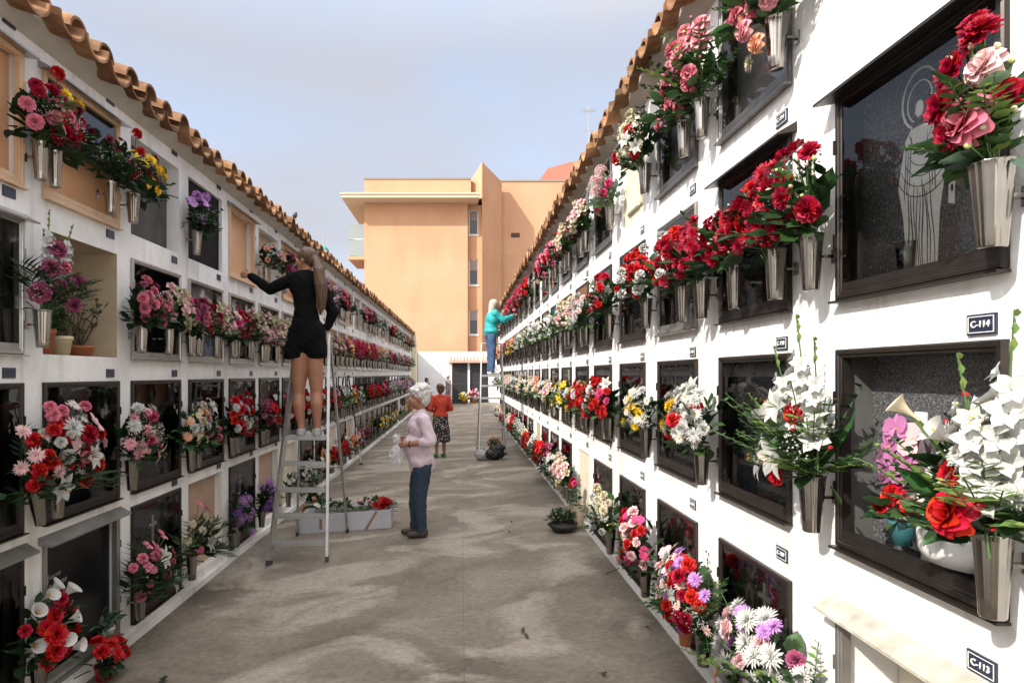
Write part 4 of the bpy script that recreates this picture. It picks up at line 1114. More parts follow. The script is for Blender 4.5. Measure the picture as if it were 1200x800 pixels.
# bouquets for the rest of the walls
VAR = [
 (rec([('carnation','pink',9),('carnation','crimson',6)], FO2, .2, .28, .18), 'pink and crimson'),
 (rec([('rose','red',9),('carnation','white',6)], FO2, .19, .30, .18), 'red and white'),
 (rec([('mum','white',10),('gypsophila','white',3),('bud','lime',5)], FO1, .2, .29, .18), 'white and lime'),
 (rec([('mum','burgundy',8),('carnation','magenta',6),('bud','white',4)], FO2, .2, .3, .18), 'burgundy and magenta'),
 (rec([('mum','yellow',8),('mum','white',6)], FO1, .18, .27, .17), 'yellow and white'),
 (rec([('rose','peach',7),('mum','orange',5),('daisy','cream',4)], FO1, .2, .28, .18), 'orange and peach'),
 (rec([('lily','white',4,.8),('rose','hotpink',5),('carnation','palepink',4)], FO2, .19, .32, .18), 'white lily and hot pink'),
 (rec([('rose','cream',8),('rose','palepink',6),('bud','lime',5)], FO1, .2, .30, .18), 'cream and blush'),
 (rec([('carnation','red',14),('bud','white',3)], FO2, .19, .28, .18), 'bright red'),
 (rec([('daisy','white',6),('bud','lime',7),('rose','white',4)], FOF, .2, .30, .18), 'white and green'),
 (rec([('hydrangea','lilac',4),('carnation','palepink',5),('gypsophila','white',2)], FO2, .19, .30, .17), 'lilac and blush'),
 (rec([('rose','hotpink',8),('carnation','red',6)], FO2, .2, .30, .18), 'hot pink and red'),
]
def zone_var(side, row, col, rnd):
    if side == 'r':
        t = {3: [(8, [11, 3, 0, 7]), (14, [11, 8, 0]), (99, [5, 7, 10])],
             2: [(5, [2, 7, 6]), (8, [2, 9, 2]), (11, [9, 4, 9]), (99, [5, 5, 4, 0])],
             1: [(4, [8, 1, 8]), (6, [4, 5, 4]), (10, [5, 7, 2]), (99, [9, 2, 7, 2])],
             0: [(4, [7, 9, 2]), (6, [7, 2, 7]), (9, [8, 3, 2]), (99, [8, 5, 7, 9])]}[row]
    else:
        t = {3: [(8, [0, 3, 10]), (12, [3, 0, 2]), (16, [9, 2]), (99, [9, 1, 2])],
             2: [(8, [0, 3, 7]), (14, [0, 11, 5, 7]), (99, [3, 2, 9, 0])],
             1: [(6, [3, 8, 1]), (10, [8, 1, 4, 9]), (15, [3, 8, 0]), (99, [2, 10, 9, 1])],
             0: [(6, [2, 5, 9]), (9, [9, 8, 5]), (13, [3, 6, 11]), (18, [4, 9, 2]), (99, [9, 7, 4])]}[row]
    for lim, ch in t:
        if col <= lim: return rnd.choice(ch)
EMPTY = {('r',0,0,'n'), ('r',3,0,'n'), ('r',3,0,'f'), ('r',1,2,'n'), ('r',1,1,'n'), ('r',3,3,'n'), ('r',1,3,'n'), ('r',2,4,'n'), ('r',2,3,'n'), ('r',3,4,'n'),
         ('l',2,0,'n'), ('l',2,0,'f'), ('l',3,1,'n'), ('l',3,1,'f'), ('l',3,2,'f'), ('l',3,3,'n'), ('l',3,3,'f'), ('l',0,0,'n'), ('l',0,0,'f'), ('l',0,2,'n'), ('l',0,2,'f'), ('l',0,4,'n'),
         ('l',1,1,'n'), ('l',3,-1,'n'), ('l',2,-1,'n'), ('l',1,-1,'n'), ('l',0,-1,'n'), ('l',3,5,'n'), ('l',0,4,'f'), ('r',0,3,'n'), ('r',0,4,'n'), ('r',0,4,'f')}
cnt = 0
for side in ('r', 'l'):
    s = SIDES[side]; wn = 'sunlit' if side == 'r' else 'shaded'
    for row in range(4):
        for col in s['cols']:
            for slot in ('n', 'm', 'f'):
                key = (side, row, col, slot)
                rnd = random.Random(row*977 + col*131 + {'n': 0, 'f': 7, 'm': 13}[slot] + (5000 if side == 'r' else 0))
                cn = ORD[col + (1 if side == 'l' else 0)]
                grp = 'bouquets hanging along the %s niche wall' % wn
                if key in NEAR:
                    M = put_vase(side, row, col, slot, TERRACOTTA if key == ('r',0,2,'n') else None, .22 if key == ('l',1,-1,'f') else 0.0)
                    rc_, ds = NEAR[key]; cnt += 1
                    if side == 'r' and col > 0: rc_ = dict(rc_, R=rc_['R']*1.28, D=rc_['D']*1.15, H=rc_['H']*1.05, fl=[(f_[0], f_[1], max(f_[2], int(f_[2]*1.4 + .5)) if f_[0] != 'lily' else f_[2]) + tuple(f_[3:]) for f_ in rc_['fl']])
                    if side == 'l': rc_ = dict(rc_, R=rc_['R']*1.22, D=rc_['D']*1.1, H=rc_['H']*1.05, fo=[(k_, int(n_*1.3)) for k_, n_ in rc_['fo']], fl=[(f_[0], f_[1], max(f_[2], int(f_[2]*1.25 + .5)) if f_[0] != 'lily' else f_[2]) + tuple(f_[3:]) for f_ in rc_['fl']])
                    make_bouquet(rc_, 100 + cnt, M, '%s, %s, %s wall' % (ds, ROWN[row], wn), grp)
                    continue
                if key in EMPTY: continue
                if slot == 'm' and not (side == 'l' and row > 0 and (col > 10 or (row == 2 and col > 0))): continue
                if slot == 'm' and col > 20 and row == 3: continue
                nearlim = 10 if side == 'l' else 11
                if col > nearlim and slot == 'n': continue
                if rnd.random() > (.90 if row != 3 else .82): continue
                M = put_vase(side, row, col, slot)
                vi = zone_var(side, row, col, rnd); rc_, ds = VAR[vi]
                o = link('bouquet', bouquet_mesh(rc_, rnd.randint(0, 2))); sc_ = rnd.uniform(.92, 1.15) * (1.15 if col > nearlim else 1.06)
                o.matrix_world = M @ Matrix.Diagonal((sc_ * rnd.choice([-1, 1]) if False else sc_, min(sc_, 1.05), sc_, 1))
                tag(o, '%s bouquet, %s side, %s niche from front, %s, %s wall' % (ds, {'n': 'near', 'm': 'middle', 'f': 'far'}[slot], cn, ROWN[row], wn), 'bouquet', grp)

# ------------------------------------------------------------------ things inside and below the niches
def potted(name, label, cat, loc, pot_prof, potm, fol, rz=0, flowers=None, group=None, seed=1, sc=1.0):
    root = empty(name, loc, rz); tag(root, label, cat, group)
    b = MB(); b.lathe(pot_prof, 20); b.build('pot', potm, root).scale = (sc, 1, 1)
    top = pot_prof_top(pot_prof)
    b = MB(); b.lathe([(top[0]*.90, top[1]*.93), (0, top[1]*.93)], 16); b.build('soil', SOIL, root).scale = (sc, 1, 1)
    rnd = random.Random(seed)
    b = MB(); mats = []; fol(b, rnd, mats, top[1])
    b.build('foliage', mats, root)
    for (kind, c, size, x, y, z, dx, dy, dz) in (flowers or []):
        me = flower_mesh(kind, c, rnd.randint(0, 2), size)
        o = link(NAME.get(kind, kind), me, root)
        o.matrix_local = Matrix.Translation((x, y, z)) @ Vector((dx, dy, dz)).to_track_quat('Z', 'Y').to_matrix().to_4x4() @ Matrix.Rotation(rnd.uniform(0, 6), 4, 'Z')
    return root
def pot_prof_top(p): return max(p, key=lambda q: q[1])
def POT(r, h, lip=True):
    p = [(0, .002), (r*.72, 0), (r*.92, h*.8)]
    if lip: p += [(r*1.0, h*.8), (r*1.03, h), (r*.93, h), (r*.9, h*.7)]
    else: p += [(r, h), (r*.92, h), (r*.9, h*.7)]
    return p
def fo_mix(Rr, H, D, mix, sc=1.0):
    def f(b, rnd, mats, top):
        c = MB(); foliage_into(c, rnd, Rr, H, D, mix, mats, -9, False, sc)
        v = np.concatenate(c.V)
        b.V.append(v + np.array([0, 0, top])); b.F += c.F; b.M += c.M; b.S += c.S; b.n += len(v)
    return f
def fo_branchy(H, Rr, n=9, leaves=60):
    def f(b, rnd, mats, top):
        wood = mat('plant_wood', (.10,.075,.05), .8)
        mats.append(wood); mats.append(G_MID); mats.append(G_DRY); mats.append(G_DARK)
        for i in range(n):
            a = rnd.uniform(0, 6.28); p = Vector((0, 0, top*.9)); pts = [p]; d = Vector((math.cos(a)*.5, math.sin(a)*.35, 1))
            for k in range(5):
                d = (d + Vector((rnd.uniform(-.5, .5), rnd.uniform(-.4, .4), rnd.uniform(-.35, .25)))).normalized()
                p = p + d*H/5*rnd.uniform(.8, 1.3); pts.append(p)
            b.tube(pts, [.006, .005, .004, .0035, .003, .002], 5, 0)
            for k in range(leaves//n):
                q = pts[rnd.randint(2, 5)] + Vector((rnd.uniform(-.025, .025),)*3)
                L_ = rnd.uniform(.028, .05); vf = petal(L_, L_*.32, 2, 2, rnd.uniform(-.6, .3), 0, 'blunt', 0, rnd, .2)
                T = Matrix.Translation(q) @ Vector((rnd.uniform(-1, 1), rnd.uniform(-1, 1), rnd.uniform(-.3, 1))).to_track_quat('X', 'Z').to_matrix().to_4x4()
                b.add(vf[0], vf[1], rnd.choice([1, 1, 2, 3]), True, T)
    return f
def wall_pt(side, Y, z, out): return wall_T(side, Y, z, out).to_translation()
zt = LROWS[2][0] + .003; YL0 = lc(0)
potted('potted_plant', 'square terracotta pot with green leafy plant, nearest in the travertine niche', 'plant', wall_pt('l', YL0 - .20, zt, -.13), POT(.075, .15), TERRACOTTA, fo_mix(.13, .22, .12, [('broad', 60)], .8), seed=3, group='pots in the travertine niche')
potted('potted_plant', 'small pale pot with thin twiggy succulent inside the travertine niche', 'plant', wall_pt('l', YL0 + .02, zt, -.15), POT(.065, .12), CREAMPOT, fo_branchy(.26, .12, 11, 90), seed=4, group='pots in the travertine niche')
potted('potted_plant', 'low terracotta bowl with dry branching succulent, farthest in the travertine niche', 'plant', wall_pt('l', YL0 + .24, zt, -.16), POT(.085, .07), TERRACOTTA, fo_branchy(.30, .13, 12, 100), seed=6, group='pots in the travertine niche')

zt = RROWS[1][0] + .063
potted('white_planter', 'white ceramic trough with cream blooms behind the sunlit glass', 'planter', wall_pt('r', 1.83, zt, -.04), [(0,.002),(.052,0),(.060,.03),(.062,.085),(.056,.088),(.05,.07)], CERAMIC, fo_mix(.13, .13, .08, [('broad', 34), ('needle', 3)], .6),
       R(90), [('daisy', 'cream', .03, -.05, .02, .13, 0, 1, .6), ('rose', 'hotpink', .026, -.02, .03, .12, 0, 1, .5), ('mum', 'cream', .03, .06, .02, .14, 0, 1, .6), ('daisy', 'cream', .03, -.10, .02, .12, -.3, 1, .6)], seed=8, sc=2.0)
potted('teal_flower_pot', 'small teal pot with two red roses behind sunlit glass', 'flower pot', wall_pt('r', 2.04, zt, -.04), POT(.042, .075, False), TEALPOT, fo_mix(.08, .12, .06, [('broad', 18)], .7),
       R(90), [('rose', 'red', .042, .02, .02, .15, .1, 1, .4), ('rose', 'red', .032, -.06, .02, .13, -.2, 1, .4), ('rose', 'red', .034, .06, .03, .11, .2, 1, .2)], seed=9)
o_ = potted('orchid_pot', 'pink orchid spray in a narrow glass holder behind sunlit glass', 'orchid', wall_pt('r', 2.08, zt, -.075), [(0,.002),(.022,0),(.026,.16),(.022,.16),(.02,.12)], mat('clear_holder', (.25,.27,.26), .08), fo_mix(.05, .10, .05, [('broad', 5)], .8), R(90),
       [('orchid', 'mauve', .058, .02, .035, .30, .1, 1, .1), ('orchid', 'mauve', .056, -.05, .035, .24, -.1, 1, .1), ('orchid', 'mauve', .055, .03, .04, .20, .2, 1, 0), ('orchid', 'mauve', .05, -.02, .04, .36, 0, 1, .2), ('orchid', 'palepink', .05, -.08, .03, .33, -.2, 1, .2), ('orchid', 'mauve', .045, .0, .04, .13, 0, 1, -.2), ('orchid', 'mauve', .04, .07, .03, .25, .3, 1, 0)], seed=12)
root = empty('candle_holder', wall_pt('r', 2.06, RROWS[2][0] + .05, -.07)); tag(root, 'glass tumbler with a white candle beside the engraved figure', 'candle')
b = MB(); b.lathe([(0,.001),(.026,0),(.036,.10),(.034,.10),(.025,.006),(0,.006)], 20); b.build('tumbler', GLASS, root)
b = MB(); b.lathe([(0,.008),(.022,.008),(.022,.085),(0,.087)], 16); b.tube([(0,0,.087),(0,.001,.097)], .0012, 4); b.build('candle', WAX, root)

gy = at(125, 793, 4.05)
potted('poinsettia_pot', 'red flowering plant in a red pot on the paving under the inscribed black slab', 'potted plant', (-2.20, 4.0, gz(-2.2)), POT(.06, .09, False), mat('red_pot', (.30,.012,.012), .4), fo_mix(.13, .13, .13, [('broaddark', 60)], .9), R(-90),
       [('mum', 'red', .055, .0, .05, .22, .1, .5, 1), ('carnation', 'red', .05, -.08, .04, .20, -.4, .4, 1), ('carnation', 'red', .05, .08, .03, .20, .4, .5, 1), ('mum', 'red', .05, .03, .10, .17, .2, 1, .6), ('carnation', 'red', .045, -.05, .10, .15, -.3, 1, .5), ('carnation', 'red', .045, .02, -.03, .24, 0, 0, 1)], seed=14)
potted('bowl_plant', 'low dark bowl of bushy plant with tiny pale buds on the paving', 'potted plant', (1.08, 6.85, gz(1.08)), [(0,.002),(.10,0),(.145,.05),(.15,.08),(.138,.08),(.12,.05)], mat('black_plastic', (.02,.02,.02), .5), fo_mix(.19, .19, .19, [('broaddark', 190), ('broad', 40)], .55), 0,
       [('bud', 'cream', .013, .16*math.cos(i*2.4)*(.3+.7*((i*37) % 10)/10), .16*math.sin(i*2.4)*(.3+.7*((i*37) % 10)/10), .27 - .11*((i*37) % 10)/10, math.cos(i*2.4)*.4, math.sin(i*2.4)*.4, 1) for i in range(26)], seed=16)
potted('cream_pot_plant', 'tall cream square-shouldered pot with red blooms against the sunlit wall foot', 'potted plant', (1.245, 7.02, gz(1.24)), [(0,.002),(.075,0),(.085,.03),(.085,.23),(.092,.24),(.08,.24),(.075,.2)], CREAMPOT, fo_mix(.12, .26, .10, [('grey', 40), ('broad', 16)], .7), R(90),
       [('rose', 'crimson', .04, .0, .03, .50, 0, .6, 1), ('carnation', 'red', .04, .06, .03, .46, .3, .8, .8), ('carnation', 'hotpink', .04, -.05, .02, .47, -.3, .8, .8), ('rose', 'red', .035, .02, .05, .43, .1, 1, .3)], seed=18)
# inside the inscribed niche a little white pot; it stands on the frame sill
potted('white_pot_plant', 'small white pot with dull leaves before the inscribed black slab', 'potted plant', wall_pt('l', lc(0) + .12, LROWS[0][0] + .035, .075), POT(.05, .11), mat('white_plastic_pot', (.5,.5,.48), .5), fo_mix(.09, .12, .07, [('grey', 20), ('broaddark', 14)], .7), R(-90), seed=20)

# fallen leaves on the paving
for i, (px, py, m, ds) in enumerate([(600, 612, G_DRY, 'small dry leaf curled on the paving, nearest the old woman'), (596, 623, G_DRY, 'dry leaf lying alone on the grey paving'), (190, 796, G_MID, 'fresh green leaf on the paving beside the red flower pot'),
                                     (757, 735, G_DRY, 'dark leaf fallen below the gypsophila bunch'), (704, 790, G_DRY, 'dry leaf on the paving near the frame bottom'), (612, 742, G_DRY, 'brown leaf in the middle of the paving'), (619, 748, G_DRY, 'dark leaf touching distance from another brown leaf')]):
    Y = 6.0
    for _ in range(8): X = (px - 540)*Y/FPX; Y = FPX*(CZ - gz(X))/(py - 438)
    b = MB(); rnd = random.Random(i)
    L_ = .045 if m is G_DRY else .09
    vf = petal(L_, L_*.3, 5, 2, .9, .3, 'point', .004, rnd, .2); b.add(vf[0], vf[1], 0, True); b.tube([(-.02, 0, .002), (0, 0, .001)], .0012, 4)
    tag(b.build('fallen_leaf', m, None, (X, Y, gz(X) + .006), (0, 0, rnd.uniform(0, 6))), ds, 'leaf', 'leaves fallen on the paving')

# ------------------------------------------------------------------ ladders
def ladder(label, P, m, plat=True):
    """P: corner points fl0, fr0 (front feet), fl1, fr1 (front top), rl0, rr0 (rear feet); steps: heights as fractions"""
    root = empty('step_ladder', tuple((P['fl0'] + P['fr0'])/2)); tag(root, label, 'ladder')
    O = root.location
    def rail(a, c, wd, dp, nm):
        b = MB(); d = (c - a); L_ = d.length
        b.box(-wd/2, wd/2, -dp/2, dp/2, 0, L_)
        b.box(-wd/2 - .004, wd/2 + .004, -dp/2 - .004, dp/2 + .004, -.004, .05, 1)
        o = b.build(nm, [m, mat('rubber_foot', (.05,.05,.05), .8)], root)
        q = d.to_track_quat('Z', 'Y'); o.location = a - O; o.rotation_mode = 'QUATERNION'; o.rotation_quaternion = q
    rail(P['fl0'], P['fl1'], .026, .055, 'front_rail'); rail(P['fr0'], P['fr1'], .026, .055, 'front_rail')
    top = (P['fl1'] + P['fr1'])/2
    rail(P['rl0'], P['fl1'] + Vector((.01, .06, -.04)), .022, .03, 'rear_leg'); rail(P['rr0'], P['fr1'] + Vector((-.01, .06, -.04)), .022, .03, 'rear_leg')
    for i, t in enumerate(P['steps']):
        a = P['fl0'].lerp(P['fl1'], t); c = P['fr0'].lerp(P['fr1'], t)
        b = MB(); x0, x1 = a.x + .012, c.x - .012; y = (a.y + c.y)/2; z = (a.z + c.z)/2
        dp = .08 if i < len(P['steps']) - 1 or not plat else .22
        b.box(x0, x1, y - .04, y - .04 + dp, z - .012, z + .012); b.box(x0, x1, y - .047, y - .0405, z - .024, z + .010)
        for k in range(5):
            yy = y - .03 + k*dp/5.5; b.box(x0 + .01, x1 - .01, yy, yy + .005, z + .0125, z + .016)
        b.build('step', m, root, -O)
    # top bar and brace
    b = MB(); b.tube([P['fl1'] - O, P['fr1'] - O], .016, 10); b.build('top_bar', m, root)
    b = MB()
    a = P['rl0'].lerp(P['fl1'], .35); c = P['rr0'].lerp(P['fr1'], .35)
    b.tube([a - O + Vector((0, .02, 0)), c - O + Vector((0, .02, 0))], .009, 8); b.build('rear_brace', m, root)
    return root
ALU = mat('ladder_aluminium', (.52,.52,.51), .42, .85, noise=(12,.5,(.40,.40,.39)))
ladder('aluminium step ladder standing on the paving with the black-clad woman on it', dict(
    fl0=Vector((-1.865, 6.30, gz(-1.865))), fr0=Vector((-1.30, 6.30, gz(-1.30))), fl1=Vector((-1.665, 6.65, 2.10)), fr1=Vector((-1.350, 6.65, 2.10)),
    rl0=Vector((-1.88, 7.45, gz(-1.88))), rr0=Vector((-1.30, 7.45, gz(-1.30))), steps=[.088, .197, .305, .415, .525]), ALU)
ladder('tall thin step ladder under the woman in turquoise by the sunlit wall', dict(
    fl0=Vector((.385, 13.35, gz(.385))), fr0=Vector((.93, 13.35, gz(.93))), fl1=Vector((.44, 13.72, 2.28)), fr1=Vector((.86, 13.72, 2.28)),
    rl0=Vector((.37, 14.75, gz(.37))), rr0=Vector((.95, 14.75, gz(.95))), steps=[.12, .25, .38, .51, .62, .71]), ALU)

# ------------------------------------------------------------------ people
def blob(prims, voxel, smooth=4):
    b = MB()
    for p in prims:
        if p[0] == 'c':
            _, p0, r0, p1, r1 = p; p0 = Vector(p0); p1 = Vector(p1)
            b.ball(p0, r0, 14, 9); b.ball(p1, r1, 14, 9); b.tube([p0, p0.lerp(p1, .5), p1], [r0, (r0 + r1)/2, r1], 14)
        elif p[0] == 'e':
            _, c, r, *rot = p
            q = MB(); q.ball((0, 0, 0), r, 18, 12)
            T = Matrix.Translation(c) @ (Euler(rot[0]).to_matrix().to_4x4() if rot else Matrix.Identity(4))
            b.add(np.concatenate(q.V), q.F, 0, True, T)
    me = b.mesh('tmp', MATS['whitewash']); recalc(me)
    o = bpy.data.objects.new('tmp', me); COL.objects.link(o)
    r = o.modifiers.new('r', 'REMESH'); r.mode = 'VOXEL'; r.voxel_size = voxel; r.use_smooth_shade = True
    s = o.modifiers.new('s', 'SMOOTH'); s.iterations = smooth; s.factor = .5
    dg = bpy.context.evaluated_depsgraph_get(); dg.update()
    m2 = bpy.data.meshes.new_from_object(o.evaluated_get(dg))
    bpy.data.objects.remove(o, do_unlink=True); bpy.data.meshes.remove(me)
    return m2
def flesh(name, prims, voxel, m, root, smooth=4, fn=None):
    me = blob(prims, voxel, smooth)
    if fn:
        n = len(me.vertices); a = np.empty(n*3); me.vertices.foreach_get('co', a); a = a.reshape(-1, 3)
        nn = np.empty(n*3); me.vertices.foreach_get('normal', nn); a = fn(a, nn.reshape(-1, 3)); me.vertices.foreach_set('co', a.reshape(-1)); me.update()
    me.materials.clear(); me.materials.append(m)
    for p in me.polygons: p.use_smooth = True
    me.polygons.foreach_set('material_index', [0]*len(me.polygons))
    me.transform(Matrix.Translation(-root.location))
    return link(name, me, root)
def folds(scale, amp, seed=0, vert=1.0):
    def f(a, n):
        x, y, z = a[:, 0]*scale + seed, a[:, 1]*scale, a[:, 2]*scale*vert
        d = np.sin(x*1.7 + 1.3*np.sin(z*1.1 + y)) * .5 + np.sin(z*1.3 + 2*np.sin(x*.9 + y*1.2) + seed) * .5 + .4*np.sin(x*3.1 + z*2.7 + y*2.2)
        return a + n*(amp*d)[:, None]
    return f
def hand(prims, w, d, side, s=1.0, curl=.5, palm=Vector((0,0,-1))):
    """palm, four fingers and a thumb from the wrist W along D; side = direction of the thumb"""
    d = d.normalized(); side = (side - d*side.dot(d)).normalized(); nrm = d.cross(side).normalized()
    if nrm.dot(palm) < 0: nrm = -nrm
    base = w + d*.085*s
    prims.append(('c', w + d*.012*s, .021*s, w + d*.055*s + side*.012*s, .021*s)); prims.append(('c', w + d*.012*s, .021*s, w + d*.055*s - side*.014*s, .020*s))
    for k, L_ in enumerate((.070, .080, .074, .058)):
        o = w + d*(.078 - .004*abs(k-1))*s + side*(.028 - .019*k)*s
        p1 = o + (d*math.cos(curl*.6) + nrm*math.sin(curl*.6))*L_*.5*s; p2 = p1 + (d*math.cos(curl*1.6) + nrm*math.sin(curl*1.6))*L_*.5*s
        prims += [('c', w + d*.05*s + side*(.020 - .014*k)*s, .011*s, o, .0095*s), ('c', o, .0095*s, p1, .0085*s), ('c', p1, .0085*s, p2, .0072*s)]
    t0 = w + d*.025*s + side*.022*s; t1 = t0 + (d*.6 + side*.75 + nrm*.25).normalized()*.040*s; t2 = t1 + (d*.9 + side*.25 + nrm*.35).normalized()*.030*s
    prims += [('c', t0, .014*s, t1, .011*s), ('c', t1, .011*s, t2, .0085*s)]
def head(prims, c, f, s=1.0, up=Vector((0,0,1)), neck=None):
    """skull, face, nose, lips, chin and ears; F is the way the face looks"""
    f = (f - up*f.dot(up)*.6).normalized(); sd = up.cross(f).normalized()
    def E(off, r): 
        q = Matrix((sd, f, up)).transposed().to_euler()
        prims.append(('e', c + (sd*off[0] + f*off[1] + up*off[2])*s, tuple(x*s for x in r), q))
    E((0, -.012, .028), (.074, .094, .085)); E((0, .022, -.030), (.058, .066, .078)); E((0, .066, -.092), (.024, .022, .02))
    E((0, .100, -.018), (.013, .022, .013)); E((0, .093, .006), (.009, .014, .024)); E((0, .086, -.055), (.023, .012, .007)); E((0, .085, -.066), (.020, .012, .007))
    for q in (-1, 1):
        E((q*.076, -.005, -.012), (.009, .020, .030)); E((q*.036, .066, -.022), (.022, .022, .024)); E((q*.030, .080, .028), (.022, .012, .008))
def eyes(root, c, f, s=1.0, up=Vector((0,0,1)), z=.008):
    f = (f - up*f.dot(up)*.6).normalized(); sd = up.cross(f).normalized()
    for q in (-1, 1):
        b = MB(); p = c + (sd*q*.031 + f*.079 + up*z)*s - root.location
        b.ball(p, .0115*s, 10, 8, 0); b.ball(p + f*.0075*s, .006*s, 8, 6, 1)
        b.build('eye', [mat('eye_white', (.6,.58,.55), .2), mat('iris_dark', (.03,.02,.015), .2)], root)
SKIN = mat('tanned_skin', (.37,.175,.105), .5, noise=(9,.6,(.31,.14,.08)))  # warm tanned skin tone, slightly mottled
SKIN2 = mat('weathered_skin', (.36,.17,.105), .55, noise=(14,.6,(.30,.13,.08)))
BLACKCLOTH = mat('black_cloth', (.0045,.0045,.005), .9, bump=(60,.3), spec=.12)
def hairmat(name, c1, c2):
    def f(m, nt, b):
        N, L = nt.nodes, nt.links; tc = N.new('ShaderNodeTexCoord'); mp = N.new('ShaderNodeMapping'); mp.inputs['Scale'].default_value = (120, 120, 7)
        L.new(tc.outputs['Object'], mp.inputs['Vector']); n = N.new('ShaderNodeTexNoise'); n.inputs['Scale'].default_value = 1; n.inputs['Detail'].default_value = 3; n.inputs['Distortion'].default_value = .5; L.new(mp.outputs[0], n.inputs['Vector'])
        r = N.new('ShaderNodeValToRGB'); r.color_ramp.elements[0].position = .35; r.color_ramp.elements[0].color = (*c1, 1); r.color_ramp.elements[1].position = .65; r.color_ramp.elements[1].color = (*c2, 1)
        L.new(n.outputs['Fac'], r.inputs['Fac']); L.new(r.outputs[0], b.inputs['Base Color'])
        bp = N.new('ShaderNodeBump'); bp.inputs['Strength'].default_value = .6; bp.inputs['Distance'].default_value = .01; L.new(n.outputs['Fac'], bp.inputs['Height']); L.new(bp.outputs[0], b.inputs['Normal'])
    return mat(name, rough=.5, build=f)
BROWNHAIR = hairmat('brown_hair', (.035,.017,.009), (.14,.072,.034)); WHITEHAIR = hairmat('white_hair', (.50,.49,.46), (.74,.73,.70)); DARKHAIR = hairmat('dark_hair', (.015,.011,.009), (.05,.035,.025)); GREYHAIR = hairmat('ash_hair', (.30,.26,.22), (.48,.43,.37))

